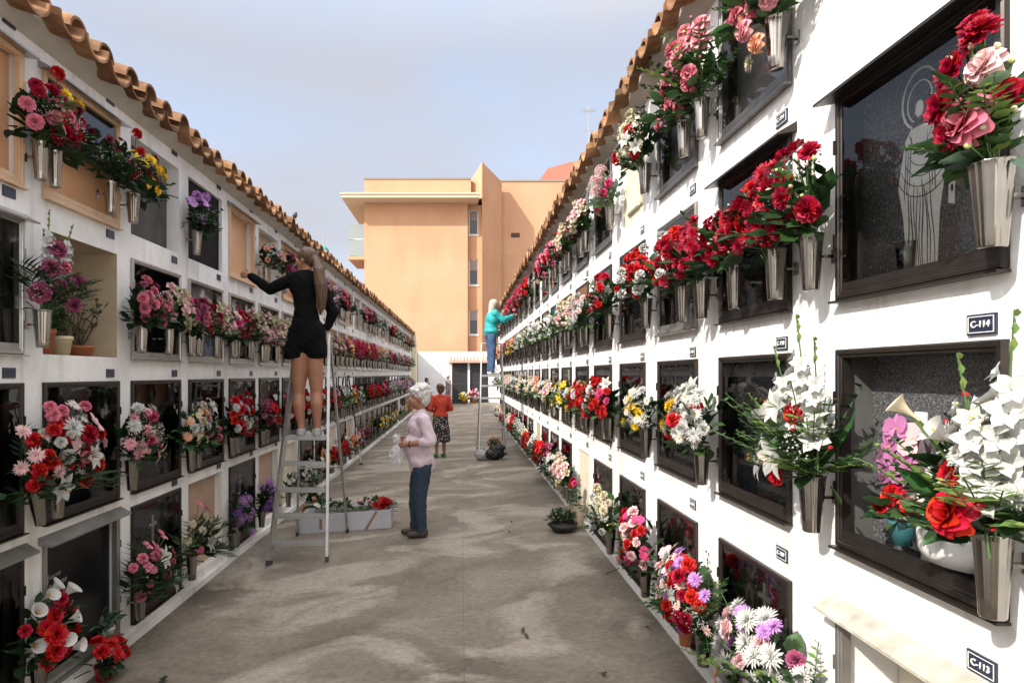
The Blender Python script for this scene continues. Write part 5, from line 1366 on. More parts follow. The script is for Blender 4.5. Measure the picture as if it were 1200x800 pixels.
# --- woman on the ladder, back to us, reaching to the shaded wall
def climber():
    Y0 = 6.50
    def P(px, py, dy=0.0): return at(px, py, Y0 + dy)
    zf = .99 + .018
    fl = P(353, 500); fl.z = zf + .075; fr = P(372, 498); fr.z = zf + .075
    root = empty('person', (P(361, 500).x, Y0, zf)); tag(root, 'woman in black with long brown ponytail reaching to the wall from a ladder', 'person')
    kl, kr = P(350, 462, .03), P(371, 460, .02); hl, hr = P(352, 402), P(368, 402)
    pr = []
    for (a, k, h) in ((fl, kl, hl), (fr, kr, hr)):
        mid = k.lerp(a, .30) + Vector((0, -.022, 0))
        pr += [('c', h, .098, k.lerp(h, .25), .074), ('c', k.lerp(h, .25), .074, k, .058), ('c', k, .058, mid, .063), ('c', mid, .063, a.lerp(k, .18), .037), ('c', a.lerp(k, .18), .037, a, .034),
               ('c', a + Vector((0, -.015, -.04)), .034, a + Vector((0, .13, -.05)), .028)]
    pel, waist, chest, nk = P(360, 388), P(358, 356), P(357, 333), P(361, 315)
    pr += [('e', pel, (.155, .115, .12)), ('c', pel, .12, waist, .10), ('e', chest, (.145, .10, .15)), ('c', waist, .10, chest, .12), ('c', chest + Vector((0,0,.06)), .06, nk, .046), ('c', nk, .046, P(360, 304), .046)]
    sl, sr = P(342, 327, -.02), P(374, 329, .02)
    el, wl_ = P(316, 339, .02), P(293, 323, .06)
    er, wr_ = P(390, 366, .05), P(384, 384, .06)
    pr += [('c', sl, .052, el, .042), ('c', el, .042, wl_, .028), ('c', sr, .052, er, .042), ('c', er, .042, wr_, .028)]
    dl = (wl_ - el).normalized(); hand(pr, wl_, Vector((-.9, .25, .15)), Vector((0, .1, 1)), 1.0, .55, Vector((0, 1, 0)))
    hand(pr, wr_, Vector((-.35, .25, -.35)), Vector((-.3, -.8, .1)), 1.0, .8, Vector((0, 0, -1)))
    hc = P(358, 305); face = Vector((-1, .32, -.12)); head(pr, hc, face, .98)
    flesh('body', pr, .0085, SKIN, root, 3)
    eyes(root, hc, face, .98)
    # romper: long sleeves and flared shorts
    c = [('e', pel + Vector((0,0,.01)), (.172, .135, .12)), ('c', pel, .135, waist, .115), ('e', chest, (.160, .118, .155)), ('c', waist, .115, chest, .13), ('e', P(358, 322), (.12, .075, .05)),
         ('c', sl, .068, el, .056), ('c', el, .056, el.lerp(wl_, .93), .042), ('c', sr, .068, er, .058), ('c', er, .058, er.lerp(wr_, .9), .042), ('c', sl, .066, chest, .10), ('c', sr, .066, chest, .10)]
    hem_l, hem_r = P(345, 414), P(371, 413)
    c += [('c', pel + Vector((-.05, 0, 0)), .13, hem_l, .112), ('c', pel + Vector((.05, 0, 0)), .13, hem_r, .108), ('c', P(358, 380), .14, P(358, 400), .135)]
    zh = P(358, 420).z
    def cut(a, n):
        a = folds(24, .0045, 1)(a, n)
        low = a[:, 2] < zh
        a[low, 2] = zh + (a[low, 2] - zh)*.08 + .006*np.sin(a[low, 0]*23 + 1)
        return a
    flesh('black_romper', c, .0105, BLACKCLOTH, root, 4, cut)
    # hair: close on the skull, gathered, then a wavy ponytail
    f = (face - Vector((0,0,1))*face.z*.6).normalized(); up = Vector((0,0,1)); sd = up.cross(f).normalized()
    h = [('e', hc - f*.022 + up*.042, (.086, .106, .088), Matrix((sd, f, up)).transposed().to_euler()), ('e', hc - f*.06 + up*.0, (.07, .06, .075))]
    tie = P(369, 303, -.05); h += [('c', hc - f*.07 + up*.02, .06, tie, .035)]
    tail = [tie, P(374, 318, -.12), P(376, 334, -.14), P(377, 348, -.14), P(376, 361, -.13), P(375, 368, -.13)]
    rr = [.036, .055, .062, .054, .034, .012]
    for k in range(len(tail)-1): h.append(('c', tail[k], rr[k], tail[k+1], rr[k+1]))
    rnd = random.Random(2)
    for q in range(7):
        off = Vector((rnd.uniform(-.05, .05), rnd.uniform(-.03, .02), 0)); 
        for k in range(1, 4): h.append(('c', tail[k] + off*(.6 + .2*math.sin(k*2 + q)), .016, tail[k+1] + off*(.6 + .2*math.sin(k*2 + 2 + q)), .012))
    flesh('hair', h, .0085, BROWNHAIR, root, 2, folds(60, .003, 2, .25))
    SHOE = mat('grey_trainer', (.30,.30,.30), .7); SOLE = mat('white_sole', (.62,.61,.58), .6)
    for a in (fl, fr):
        s_ = [('c', a + Vector((0, -.03, -.045)), .040, a + Vector((0, .15, -.052)), .034), ('c', a + Vector((0, -.02, -.02)), .042, a + Vector((0, .03, -.01)), .040)]
        so_ = flesh('trainer', s_, .008, SHOE, root, 3, lambda v, n: np.column_stack([v[:, 0], v[:, 1], np.maximum(v[:, 2], zf + .014)]))
        b = MB(); n = 18
        pts = [((.041 + .004*math.sin(t))*math.cos(t), .058 + .122*math.sin(t)) for t in [2*pi*i/n for i in range(n)]]
        o = a - root.location; z0 = .001
        b.add([(o.x + x, o.y + y, z0) for x, y in pts] + [(o.x + x, o.y + y, z0 + .026) for x, y in pts], [tuple(reversed(range(n))), tuple(range(n, 2*n))] + [(i, (i+1) % n, (i+1) % n + n, i+n) for i in range(n)])
        b.build('sole', SOLE, so_)
    return root
climber()

# --- old woman with white hair in a lilac jumper
LILACKNIT = mat('lilac_jumper', (.60,.47,.53), .9, noise=(4,.5,(.66,.55,.60)), bump=(90,.25))
NAVYJEANS = mat('navy_jeans', (.016,.030,.055), .85, noise=(8,.6,(.024,.042,.072)), bump=(80,.2))
DARKSHOE = mat('dark_shoe', (.045,.035,.03), .6)
def old_woman():
    Y0 = 7.07
    def P(px, py, dy=0.0): return at(px, py, Y0 + dy)
    g0 = gz(P(492, 620).x)
    root = empty('person', (P(492, 620).x, Y0, g0)); tag(root, 'white-haired old woman in lilac jumper and navy jeans holding a crumpled bag', 'person')
    pr = []; je = []
    legs = ((P(487, 610, .06), P(487, 580, .05), P(493, 548, .06)), (P(494, 612, -.09), P(492, 582, -.09), P(495, 548, -.07)))
    for (a, k, h) in legs:
        a.z = g0 + .09
        pr += [('c', h, .085, k, .055), ('c', k, .055, a, .038), ('c', a + Vector((.02, 0, -.045)), .034, a + Vector((-.12, 0, -.058)), .026)]
        je += [('c', h, .108, k, .076), ('c', k, .076, a + Vector((0, 0, .0)), .058)]
    pel, belly, chest, nk = P(495, 543), P(490, 522), P(492, 500), P(494, 483)
    pr += [('e', pel, (.11, .15, .10)), ('c', pel, .11, belly, .12), ('e', chest, (.11, .15, .14)), ('c', chest, .06, nk, .048), ('c', nk, .048, P(493, 474), .05)]
    sn, sf = P(497, 492, -.17), P(494, 491, .17)          # near and far shoulder
    en, wn_ = P(505, 517, -.22), P(479, 520, -.17)
    ef, wf = P(500, 516, .20), P(478, 516, .10)
    pr += [('c', sn, .05, en, .042), ('c', en, .042, wn_, .028), ('c', sf, .05, ef, .042), ('c', ef, .042, wf, .028)]
    hand(pr, wn_, Vector((-1, .25, -.12)), Vector((0, .2, 1)), 1.0, .7, Vector((0, 1, 0)))
    hand(pr, wf, Vector((-1, -.25, -.05)), Vector((0, -.2, 1)), 1.0, .7, Vector((0, -1, 0)))
    hc = P(490, 466); face = Vector((-1, -.18, -.30)); head(pr, hc, face, 1.12)
    flesh('body', pr, .0095, SKIN2, root, 3)
    eyes(root, hc, face, 1.12)
    je += [('e', pel + Vector((0,0,-.01)), (.128, .165, .105)), ('c', legs[0][2], .105, legs[1][2], .105)]
    za = g0 + .085
    flesh('jeans', je, .011, NAVYJEANS, root, 4, lambda v, n: (lambda q: np.column_stack([q[:, 0], q[:, 1], np.maximum(q[:, 2], za + .002*np.sin(q[:, 0]*60))]))(folds(22, .005, 3)(v, n)))
    sw = [('e', P(494, 540), (.142, .178, .12)), ('e', belly + Vector((-.015, 0, 0)), (.150, .175, .15)), ('e', chest, (.130, .175, .165)), ('e', P(494, 489), (.085, .15, .055)), ('c', nk + Vector((0,0,-.02)), .066, nk, .060),
          ('c', sn, .072, en, .064), ('c', en, .064, en.lerp(wn_, .38), .054), ('c', sf, .072, ef, .064), ('c', ef, .064, ef.lerp(wf, .38), .054), ('c', sn, .075, chest, .11), ('c', sf, .075, chest, .11), ('c', belly, .145, P(495, 545), .145)]
    zh = P(495, 551).z
    def cut(a, n):
        a = folds(20, .006, 5)(a, n); low = (a[:, 2] < zh); a[low, 2] = zh + (a[low, 2] - zh)*.1; return a
    flesh('jumper', sw, .011, LILACKNIT, root, 4, cut)
    f = (face - Vector((0,0,1))*face.z*.6).normalized(); up = Vector((0,0,1)); sd = up.cross(f).normalized(); q = Matrix((sd, f, up)).transposed().to_euler()
    h = [('e', hc - f*.030 + up*.050, (.104, .118, .100), q), ('e', hc - f*.070 - up*.010, (.088, .07, .098), q), ('e', hc + f*.050 + up*.088, (.07, .05, .038), q)]
    rnd = random.Random(6)
    for i in range(34):
        a = rnd.uniform(0, 6.28); t = rnd.uniform(.1, 1.5)
        d = sd*math.sin(t)*math.cos(a) + f*math.sin(t)*math.sin(a) + up*math.cos(t)
        if d.dot(f) > .55 and d.z < .7: continue
        h.append(('e', hc - f*.03 + up*.042 + d*.104, (.028, .028, .024)))
    flesh('hair', h, .009, WHITEHAIR, root, 2, folds(48, .005, 1))
    for (a, k, hh) in legs:
        s_ = [('c', a + Vector((.03, 0, -.045)), .042, a + Vector((-.13, 0, -.058)), .034), ('c', a + Vector((.03, 0, -.02)), .042, a + Vector((-.02, 0, -.03)), .042)]
        flesh('shoe', s_, .009, DARKSHOE, root, 3, lambda v, n: np.column_stack([v[:, 0], v[:, 1], np.maximum(v[:, 2], g0 + .001)]))
    b = MB(); b.tube([wn_ + Vector((.035*math.cos(t)*.2 + .01, .036*math.cos(t), .036*math.sin(t))) - root.location for t in [2*pi*i/14 for i in range(15)]], .006, 6); b.build('wristwatch', mat('watch_dark', (.03,.03,.03), .3), root)
    return P(466, 518), root
hold, ow = old_woman()
# the crumpled clear bag she holds
def bagmat(m, nt, b):
    N, L = nt.nodes, nt.links; out = N['Material Output']
    t = N.new('ShaderNodeBsdfTransparent'); mx = N.new('ShaderNodeMixShader'); mx.inputs[0].default_value = .42
    L.new(t.outputs[0], mx.inputs[1]); L.new(b.outputs[0], mx.inputs[2]); L.new(mx.outputs[0], out.inputs[0])
PLASTIC = mat('thin_plastic', (.78,.76,.78), .25, build=bagmat)
root = empty('plastic_bag', tuple(hold + Vector((-.02, 0, -.12)))); tag(root, 'crumpled translucent plastic bag hanging from the old woman\'s hands', 'bag')
flesh('bag_body', [('e', hold + Vector((-.01, 0, -.13)), (.085, .075, .10)), ('c', hold + Vector((.0, 0, -.09)), .06, hold + Vector((.01, 0, -.0)), .028), ('e', hold + Vector((-.04, .02, -.19)), (.05, .05, .05)), ('e', hold + Vector((.03, -.02, -.18)), (.05, .05, .06))], .009, PLASTIC, root, 2, folds(55, .010, 4))
flesh('bag_rim', [('c', hold + Vector((.01, 0, .0)), .026, hold + Vector((-.015, 0, .04)), .045)], .008, PLASTIC, root, 1, folds(80, .010, 7))

# --- simple helper for people farther off
def walker(name_label, base, H_, face, skin, parts, sc=1.0, arms=None, legs_apart=.09, bend=0.0, voxel=.014, lean=0.0):
    """a standing figure H_ tall; parts = list of (part name, kind, material)"""
    root = empty('person', base); tag(root, name_label, 'person')
    k = H_/1.70; B = Vector(base); f = Vector(face).normalized(); up = Vector((0,0,1)); sd = up.cross(f)      # sd = the figure's left
    def P(s, fw, z): return B + (sd*s + f*(fw + lean*max(0, z - .9)) + up*z)*k
    pr = []
    for q in (-1, 1):
        h, kn, a = P(q*legs_apart, 0, .88), P(q*legs_apart, .02, .48), P(q*legs_apart, 0, .09)
        pr += [('c', h, .085*k, kn, .055*k), ('c', kn, .055*k, a, .036*k), ('c', a + Vector((0,0,-.045*k)), .034*k, a + f*.14*k + Vector((0,0,-.06*k)), .026*k)]
    rot = Matrix((sd, f, up)).transposed().to_euler()
    pr += [('e', P(0, 0, .94), (.16*k, .115*k, .13*k), rot), ('c', P(0, 0, .95), .115*k, P(0, .0, 1.12), .11*k), ('e', P(0, .0, 1.25), (.165*k, .11*k, .17*k), rot), ('c', P(0, 0, 1.32), .06*k, P(0, .01, 1.46), .048*k)]
    A = []
    for q, (e_, w_) in zip((-1, 1), arms or (((-.24, -.02, 1.12), (-.24, .12, .90)), ((.24, -.02, 1.12), (.24, .12, .90)))):
        s0, e1, w1 = P(q*.18, 0, 1.38), P(*e_), P(*w_); A.append((s0, e1, w1))
        pr += [('c', s0, .050*k, e1, .041*k), ('c', e1, .041*k, w1, .028*k)]
        hand(pr, w1, w1 - e1, f + up*.2 if abs((w1-e1).normalized().dot(f)) < .8 else up, k, .5)
    hc = P(0, .03, 1.58); head(pr, hc, f, k)
    flesh('body', pr, voxel, skin, root, 2); eyes(root, hc, f, k)
    for (nm, kind, m) in parts:
        c = []; fn = None; zl = None
        if kind in ('top', 'jacket'):
            g = 1.12 if kind == 'top' else 1.3
            c = [('e', P(0, 0, 1.25), (.17*k*g, .118*k*g, .17*k), rot), ('c', P(0, 0, .98), .125*k*g, P(0, 0, 1.14), .118*k*g), ('e', P(0, 0, 1.40), (.13*k, .08*k, .06*k), rot), ('e', P(0, 0, .98), (.165*k*g, .125*k*g, .10*k), rot)]
            for (s0, e1, w1) in A: c += [('c', s0, .064*k*g*.95, e1, .056*k*g*.95), ('c', e1, .056*k*g*.95, e1.lerp(w1, .9 if kind == 'jacket' else .55), .046*k*g*.95), ('c', s0, .065*k*g, P(0, 0, 1.30), .09*k)]
            zl = P(0, 0, .88).z
        elif kind == 'jeans':
            for q in (-1, 1): c += [('c', P(q*legs_apart, 0, .88), .105*k, P(q*legs_apart, .02, .48), .075*k), ('c', P(q*legs_apart, .02, .48), .075*k, P(q*legs_apart, 0, .08), .06*k)]
            c += [('e', P(0, 0, .93), (.172*k, .128*k, .12*k), rot)]; zl = P(0, 0, .05).z
        elif kind == 'skirt':
            for q in (-1, 1): c += [('c', P(q*.05, 0, .92), .13*k, P(q*.07, 0, .42), .17*k)]
            c += [('c', P(0, 0, .95), .135*k, P(0, 0, .42), .18*k)]; zl = P(0, 0, .36).z
        elif kind == 'hair':
            c = [('e', hc - f*.024*k + up*.042*k, (.090*k, .108*k, .092*k), rot), ('e', hc - f*.062*k - up*.02*k, (.078*k, .06*k, .085*k), rot)]
        elif kind == 'longhair':
            c = [('e', hc - f*.024*k + up*.042*k, (.094*k, .110*k, .096*k), rot), ('c', hc - f*.06*k, .088*k, hc - f*.085*k - up*.20*k, .075*k)]
        elif kind == 'bun':
            c = [('e', hc - f*.024*k + up*.042*k, (.094*k, .110*k, .094*k), rot), ('e', hc - f*.115*k + up*.07*k, (.05*k, .05*k, .05*k)), ('e', hc - f*.062*k - up*.02*k, (.078*k, .06*k, .08*k), rot)]
        elif kind == 'shoes':
            for q in (-1, 1):
                a = P(q*legs_apart, 0, .09); z0 = B.z
                flesh('shoe', [('c', a + Vector((0,0,-.045*k)) - f*.02*k, .044*k, a + f*.15*k + Vector((0,0,-.055*k)), .036*k)], voxel, m, root, 2, lambda v, n: np.column_stack([v[:, 0], v[:, 1], np.maximum(v[:, 2], z0 + .001)]))
            continue
        def cut(a, n, zl=zl, kind=kind):
            a = folds(18, .006 if kind not in ('hair', 'bun', 'longhair') else .004, 3)(a, n)
            if zl is not None:
                low = a[:, 2] < zl; a[low, 2] = zl + (a[low, 2] - zl)*.08
            return a
        flesh(nm, c, voxel, m, root, 3, cut)
    return root
def floral(m, nt, b):
    N, L = nt.nodes, nt.links; tc = N.new('ShaderNodeTexCoord'); v = N.new('ShaderNodeTexVoronoi'); v.inputs['Scale'].default_value = 26
    L.new(tc.outputs['Object'], v.inputs['Vector']); r = N.new('ShaderNodeValToRGB'); e = r.color_ramp.elements
    r.color_ramp.interpolation = 'CONSTANT'; e[0].color = (.5,.42,.36,1); e[1].position = .30; e[1].color = (.022,.02,.024,1)
    L.new(v.outputs['Distance'], r.inputs['Fac']); L.new(r.outputs[0], b.inputs['Base Color'])
walker('woman in a red top and dark floral skirt behind the old woman', (-.43, 13.7, gz(-.43)), 1.55, (-.35, 1, 0), SKIN2,
       [('red_top', 'top', mat('red_knit', (.46,.045,.018), .85)), ('floral_skirt', 'skirt', mat('floral_cloth', rough=.85, build=floral)), ('hair', 'bun', DARKHAIR if False else hairmat('chestnut_hair', (.06,.028,.014), (.16,.08,.04))), ('shoes', 'shoes', mat('green_shoe', (.02,.16,.05), .6))],
       arms=(((-.25, -.02, 1.12), (-.12, .18, 1.05)), ((.25, -.02, 1.12), (.12, .18, 1.05))))
walker('woman in turquoise jacket and jeans high on the ladder at the sunlit wall', (.63, 13.66, 2.28*.71 + gz(.63)*.29 + .018 - .0), 1.58, (1, .25, 0), SKIN,
       [('turquoise_jacket', 'jacket', mat('turquoise_cloth', (.015,.33,.34), .7, noise=(5,.5,(.01,.26,.28)))), ('jeans', 'jeans', mat('blue_jeans', (.030,.065,.145), .85, noise=(8,.6,(.045,.09,.18)))), ('hair', 'longhair', GREYHAIR), ('shoes', 'shoes', mat('pale_trainer', (.6,.58,.55), .6))],
       arms=(((-.22, .20, 1.22), (-.14, .42, 1.32)), ((.22, .20, 1.22), (.14, .42, 1.30))), lean=.10)
walker('grey-clad man standing far off beside the dark gate', (-.68, 35.2, gz(-.68)), 1.74, (-.9, -.4, 0), SKIN2,
       [('grey_shirt', 'top', mat('grey_shirt', (.17,.16,.18), .85)), ('trousers', 'jeans', mat('grey_trousers', (.14,.14,.16), .85)), ('hair', 'hair', GREYHAIR), ('shoes', 'shoes', DARKSHOE)], voxel=.02)
walker('dark-haired person in black near the far white wall', (-1.72, 32.5, gz(-1.72)), 1.66, (.9, -.5, 0), SKIN2,
       [('black_top', 'top', BLACKCLOTH), ('trousers', 'jeans', mat('black_trousers', (.012,.012,.014), .85)), ('hair', 'hair', DARKHAIR), ('shoes', 'shoes', DARKSHOE)], voxel=.02)

# ------------------------------------------------------------------ box, bags, pole on the paving
BX0, BX1, BY0, BY1 = -1.87, -.81, 7.52, 7.92; bz = gz(-1.3) - .03
CARD = mat('white_card', (.52,.52,.55), .7, noise=(3,.4,(.46,.46,.48)))
root = empty('flower_box', ((BX0 + BX1)/2, (BY0 + BY1)/2, 0)); tag(root, 'long white open box full of cut stems on the paving behind the ladder', 'box')
def lowbox():
    b = MB(); t = .008; h = .215
    x0, x1, y0, y1 = -(BX1-BX0)/2, (BX1-BX0)/2, -(BY1-BY0)/2, (BY1-BY0)/2
    def zb(x): return gz(x + (BX0 + BX1)/2)
    for (a0, a1, c0, c1) in ((x0, x1, y0, y0+t), (x0, x1, y1-t, y1), (x0, x0+t, y0+t, y1-t), (x1-t, x1, y0+t, y1-t)):
        V = [(a0, c0, zb(a0)+.002), (a1, c0, zb(a1)+.002), (a1, c1, zb(a1)+.002), (a0, c1, zb(a0)+.002)]
        V += [(p[0], p[1], p[2] + h) for p in V]
        b.add(V, [(3,2,1,0),(4,5,6,7),(0,1,5,4),(1,2,6,5),(2,3,7,6),(3,0,4,7)])
    V = [(x0, y0, zb(x0)+.01), (x1, y0, zb(x1)+.01), (x1, y1, zb(x1)+.01), (x0, y1, zb(x0)+.01)]; b.add(V, [(0,1,2,3)])
    return b
lowbox().build('tray', CARD, root)
b = MB(); zz = gz(-1.1)
for (xa, xb) in ((.22, .29), (-.30, -.27)):
    dx = .09 if xa > 0 else 0
    b.add([(xa, -.2035, zz + .004), (xa + .035, -.2035, zz + .004), (xb + dx, -.2035, zz + .218), (xb - .03 + dx, -.2035, zz + .218)], [(0,1,2,3)])
b.build('tape_strip', mat('brown_tape', (.26,.16,.09), .5), root)
rnd = random.Random(8)
gr = 'cut flowers lying in the white box'
for i, (x, y, z, kind, c, ds) in enumerate([(-.92, 7.68, .08, 'carnation', 'red', 'bunch of red blooms at the open end of the white box'), (-1.12, 7.72, .06, 'mum', 'palepink', 'pale wrapped bunch lying in the middle of the white box'),
                                      (-1.38, 7.70, .05, 'bud', 'lime', 'green stems lying across the white box'), (-1.62, 7.72, .05, 'daisy', 'white', 'white daisies at the wall end of the white box')]):
    root2 = empty('cut_bunch', (x, y, z)); tag(root2, ds, 'flowers', gr)
    b = MB(); mats = []; foliage_into(b, rnd, .14, .10, .12, [('broad', 14), ('broaddark', 10)], mats, -.12)
    for q in range(9):
        b.tube([(rnd.uniform(-.16, -.05), rnd.uniform(-.08, .08), rnd.uniform(-.06, 0)), (rnd.uniform(.1, .26), rnd.uniform(-.08, .08), rnd.uniform(-.06, .05))], .004, 4, mats.index(STEM) if STEM in mats else (mats.append(STEM) or len(mats)-1))
    b.build('foliage', mats, root2)
    for q in range(7 if i != 2 else 5):
        me = flower_mesh(kind, c, q % 3, round({'carnation': .055, 'mum': .045, 'bud': .02, 'daisy': .035}[kind], 3))
        o = link(NAME.get(kind, kind), me, root2); o.matrix_local = Matrix.Translation((rnd.uniform(-.09, .09), rnd.uniform(-.09, .07), rnd.uniform(.0, .07))) @ Vector((rnd.uniform(-.5, .5), rnd.uniform(-.8, .1), 1)).to_track_quat('Z', 'Y').to_matrix().to_4x4()
potted('terracotta_pot_plant', 'leafy plant in a terracotta pot on the paving behind the ladder', 'potted plant', (-1.92, 8.25, gz(-1.92)), POT(.11, .17), TERRACOTTA, fo_mix(.20, .30, .2, [('broaddark', 60), ('broad', 20)], 1.1), R(-90),
       [('daisy', 'white', .05, .05, .12, .38, .2, 1, .5), ('mum', 'yellow', .05, -.08, .10, .33, -.2, 1, .5), ('mum', 'peach', .045, .12, .08, .29, .4, 1, .3)], seed=31)
# black shopping bag under the far ladder, with a pale sack beside it
root = empty('shopping_bag', (.68, 12.75, gz(.68))); tag(root, 'black shopping bag of flowers under the far ladder', 'bag'); O = root.location
flesh('bag_body', [('e', O + Vector((0, 0, .13)), (.19, .12, .12)), ('e', O + Vector((.04, 0, .22)), (.16, .10, .08)), ('e', O + Vector((-.05, 0, .10)), (.16, .12, .10))], .014, mat('black_bag', (.012,.012,.013), .45), root, 2, lambda v, n: (lambda q: np.column_stack([q[:, 0], q[:, 1], np.maximum(q[:, 2], O.z + .002)]))(folds(26, .012, 2)(v, n)))
b = MB()
for yy in (-.06, .06): b.tube([(-.10, yy, .24), (-.07, yy, .36), (.0, yy, .40), (.08, yy, .36), (.11, yy, .24)], .007, 6)
b.build('handle', mat('black_bag', (.012,.012,.013), .45), root)
root = empty('plastic_sack', (.41, 12.8, gz(.41))); tag(root, 'grey translucent sack slumped beside the black shopping bag', 'bag'); O = root.location
flesh('sack', [('e', O + Vector((0, 0, .10)), (.13, .11, .11)), ('c', O + Vector((0, 0, .14)), .06, O + Vector((.03, 0, .24)), .03)], .012, mat('grey_sack', (.30,.30,.30), .35), root, 2, lambda v, n: (lambda q: np.column_stack([q[:, 0], q[:, 1], np.maximum(q[:, 2], O.z + .002)]))(folds(40, .010, 5)(v, n)))
o = bpy.data.objects.new('bouquet', bouquet_mesh(VAR[5][0], 1)); COL.objects.link(o); o.location = (.66, 12.75, .22); o.scale = (.7, .6, .6)
tag(o, 'peach blooms standing in the black shopping bag', 'bouquet')
# pole leaning on the shaded wall
p0 = Vector((-2.06, 13.4, gz(-2.06))); p1 = Vector((-2.27, 13.1, 1.62))
root = empty('broom', tuple(p0)); tag(root, 'broom with white handle end and dark upper pole leaning on the shaded wall', 'broom')
pm = p0.lerp(p1, .42)
b = MB(); b.tube([p0 - p0 + Vector((0,0,.03)), pm - p0], .014, 8); b.build('lower_pole', mat('white_paint', (.62,.62,.60), .5), root)
b = MB(); b.tube([pm - p0, p1 - p0], .016, 8); b.build('upper_pole', mat('dark_handle', (.03,.03,.03), .5), root)
b = MB(); b.box(-.03, .03, -.05, .05, .0, .04); b.build('tip', mat('dark_handle', (.03,.03,.03), .5), root)

# ------------------------------------------------------------------ far end: side wall, back wall, gate, building
def stucco_build(m, nt, b):
    N, L = nt.nodes, nt.links; tc = N.new('ShaderNodeTexCoord')
    n = N.new('ShaderNodeTexNoise'); n.inputs['Scale'].default_value = .45; n.inputs['Detail'].default_value = 7; L.new(tc.outputs['Object'], n.inputs['Vector'])
    r = N.new('ShaderNodeValToRGB'); e = r.color_ramp.elements; e[0].position = .3; e[0].color = (.49,.275,.165,1); e[1].position = .7; e[1].color = (.55,.325,.205,1); L.new(n.outputs['Fac'], r.inputs['Fac'])
    mp = N.new('ShaderNodeMapping'); mp.inputs['Scale'].default_value = (1.1, 1.1, .25); L.new(tc.outputs['Object'], mp.inputs['Vector'])
    n2 = N.new('ShaderNodeTexNoise'); n2.inputs['Scale'].default_value = 1; n2.inputs['Detail'].default_value = 5; L.new(mp.outputs[0], n2.inputs['Vector'])
    r2 = N.new('ShaderNodeValToRGB'); e = r2.color_ramp.elements; e[0].position = .5; e[0].color = (1,1,1,1); e[1].position = .85; e[1].color = (.90,.88,.86,1); L.new(n2.outputs['Fac'], r2.inputs['Fac'])
    sp = N.new('ShaderNodeSeparateXYZ'); L.new(tc.outputs['Object'], sp.inputs[0])
    p = N.new('ShaderNodeMath'); p.operation = 'PINGPONG'; p.inputs[1].default_value = 1.575; L.new(sp.outputs['Z'], p.inputs[0])
    c = N.new('ShaderNodeMath'); c.operation = 'LESS_THAN'; c.inputs[1].default_value = .018; L.new(p.outputs[0], c.inputs[0])
    mu = N.new('ShaderNodeMix'); mu.data_type = 'RGBA'; mu.blend_type = 'MULTIPLY'; mu.inputs[0].default_value = 1; L.new(r.outputs['Color'], mu.inputs[6]); L.new(r2.outputs['Color'], mu.inputs[7])
    m2 = N.new('ShaderNodeMix'); m2.data_type = 'RGBA'; m2.inputs[7].default_value = (.40,.23,.14,1); cf = N.new('ShaderNodeMath'); cf.operation = 'MULTIPLY'; cf.inputs[1].default_value = .45; L.new(c.outputs[0], cf.inputs[0]); L.new(cf.outputs[0], m2.inputs[0]); L.new(mu.outputs[2], m2.inputs[6])
    L.new(m2.outputs[2], b.inputs['Base Color'])
STUCCO = mat('warm_stucco', rough=.9, build=stucco_build, spec=.15)
def stucco_wall(m, nt, b): pass
WHITE2 = mat('far_whitewash', (.74,.74,.73), .9, noise=(1.5,.4,(.66,.66,.65)))
CREAMW = mat('cream_plaster', (.74,.64,.40), .9, noise=(2,.4,(.78,.71,.50)))
def roundtop():
    b = MB(); V = []; prof = [(-2.36, -.4)]
    pts = [(-2.10, -.4), (-2.10, 3.2)] + [(-2.10 - .35*(1 - math.cos(t)), 3.2 + .55*math.sin(t)) for t in [pi/2*i/6 for i in range(1, 7)]] + [(-4.6, 3.75), (-4.6, -.4)]
    n = len(pts)
    for y in (30.56, 30.95): V += [(x, y, z) for x, z in pts]
    b.add(V, [tuple(range(n)), tuple(reversed(range(n, 2*n)))] + [(i, i+n, (i+1) % n + n, (i+1) % n) for i in range(n)], 0)
    return b
ob = roundtop().build('end_wall', CREAMW); recalc(ob.data); tag(ob, 'cream plastered end wall with rounded top closing the shaded niche wall', 'wall', kind='thing')
b = MB(); b.box(-2.75, -2.5, 31.0, 37.38, -.4, 2.92); ob = b.build('side_wall', WHITE2); tag(ob, 'white perimeter wall running past the end of the shaded niches', 'wall', kind='thing')
b = MB()
# the back wall with the gate opening
b.box(-12, -.52, 37.4, 37.7, -.4, 2.93); b.box(1.60, 16, 37.4, 37.7, -.4, 2.93); b.box(-.52, 1.60, 37.4, 37.7, 2.36, 2.93)
bw = b.build('back_wall', WHITE2); tag(bw, 'white back wall of the cemetery with a dark gate under a tiled canopy', 'wall', kind='thing')
b = MB(); b.box(.40, .52, 37.35, 37.72, -.3, 2.359); b.build('gate_post', WHITE2, bw)
b = MB(); rnd = random.Random(3)
for i in range(13):
    xx = -.62 + i*.185
    seg = 6; V = []
    for yy, zz in ((36.95, 2.36), (37.42, 2.62)):
        for q in range(seg+1):
            V.append((xx + .085*math.cos(pi*q/seg), yy, zz + .085*math.sin(pi*q/seg)))
    b.add(V, [(q, q+1, q+seg+2, q+seg+1) for q in range(seg)] + [tuple(range(seg+1))], 0, False)
b.box(-.72, 1.72, 36.97, 37.395, 2.28, 2.35)
b.build('tile_canopy', mat('pale_tile', (.55,.36,.28), .9), bw)
GATE = mat('dark_gate_metal', (.035,.035,.037), .5, .4)
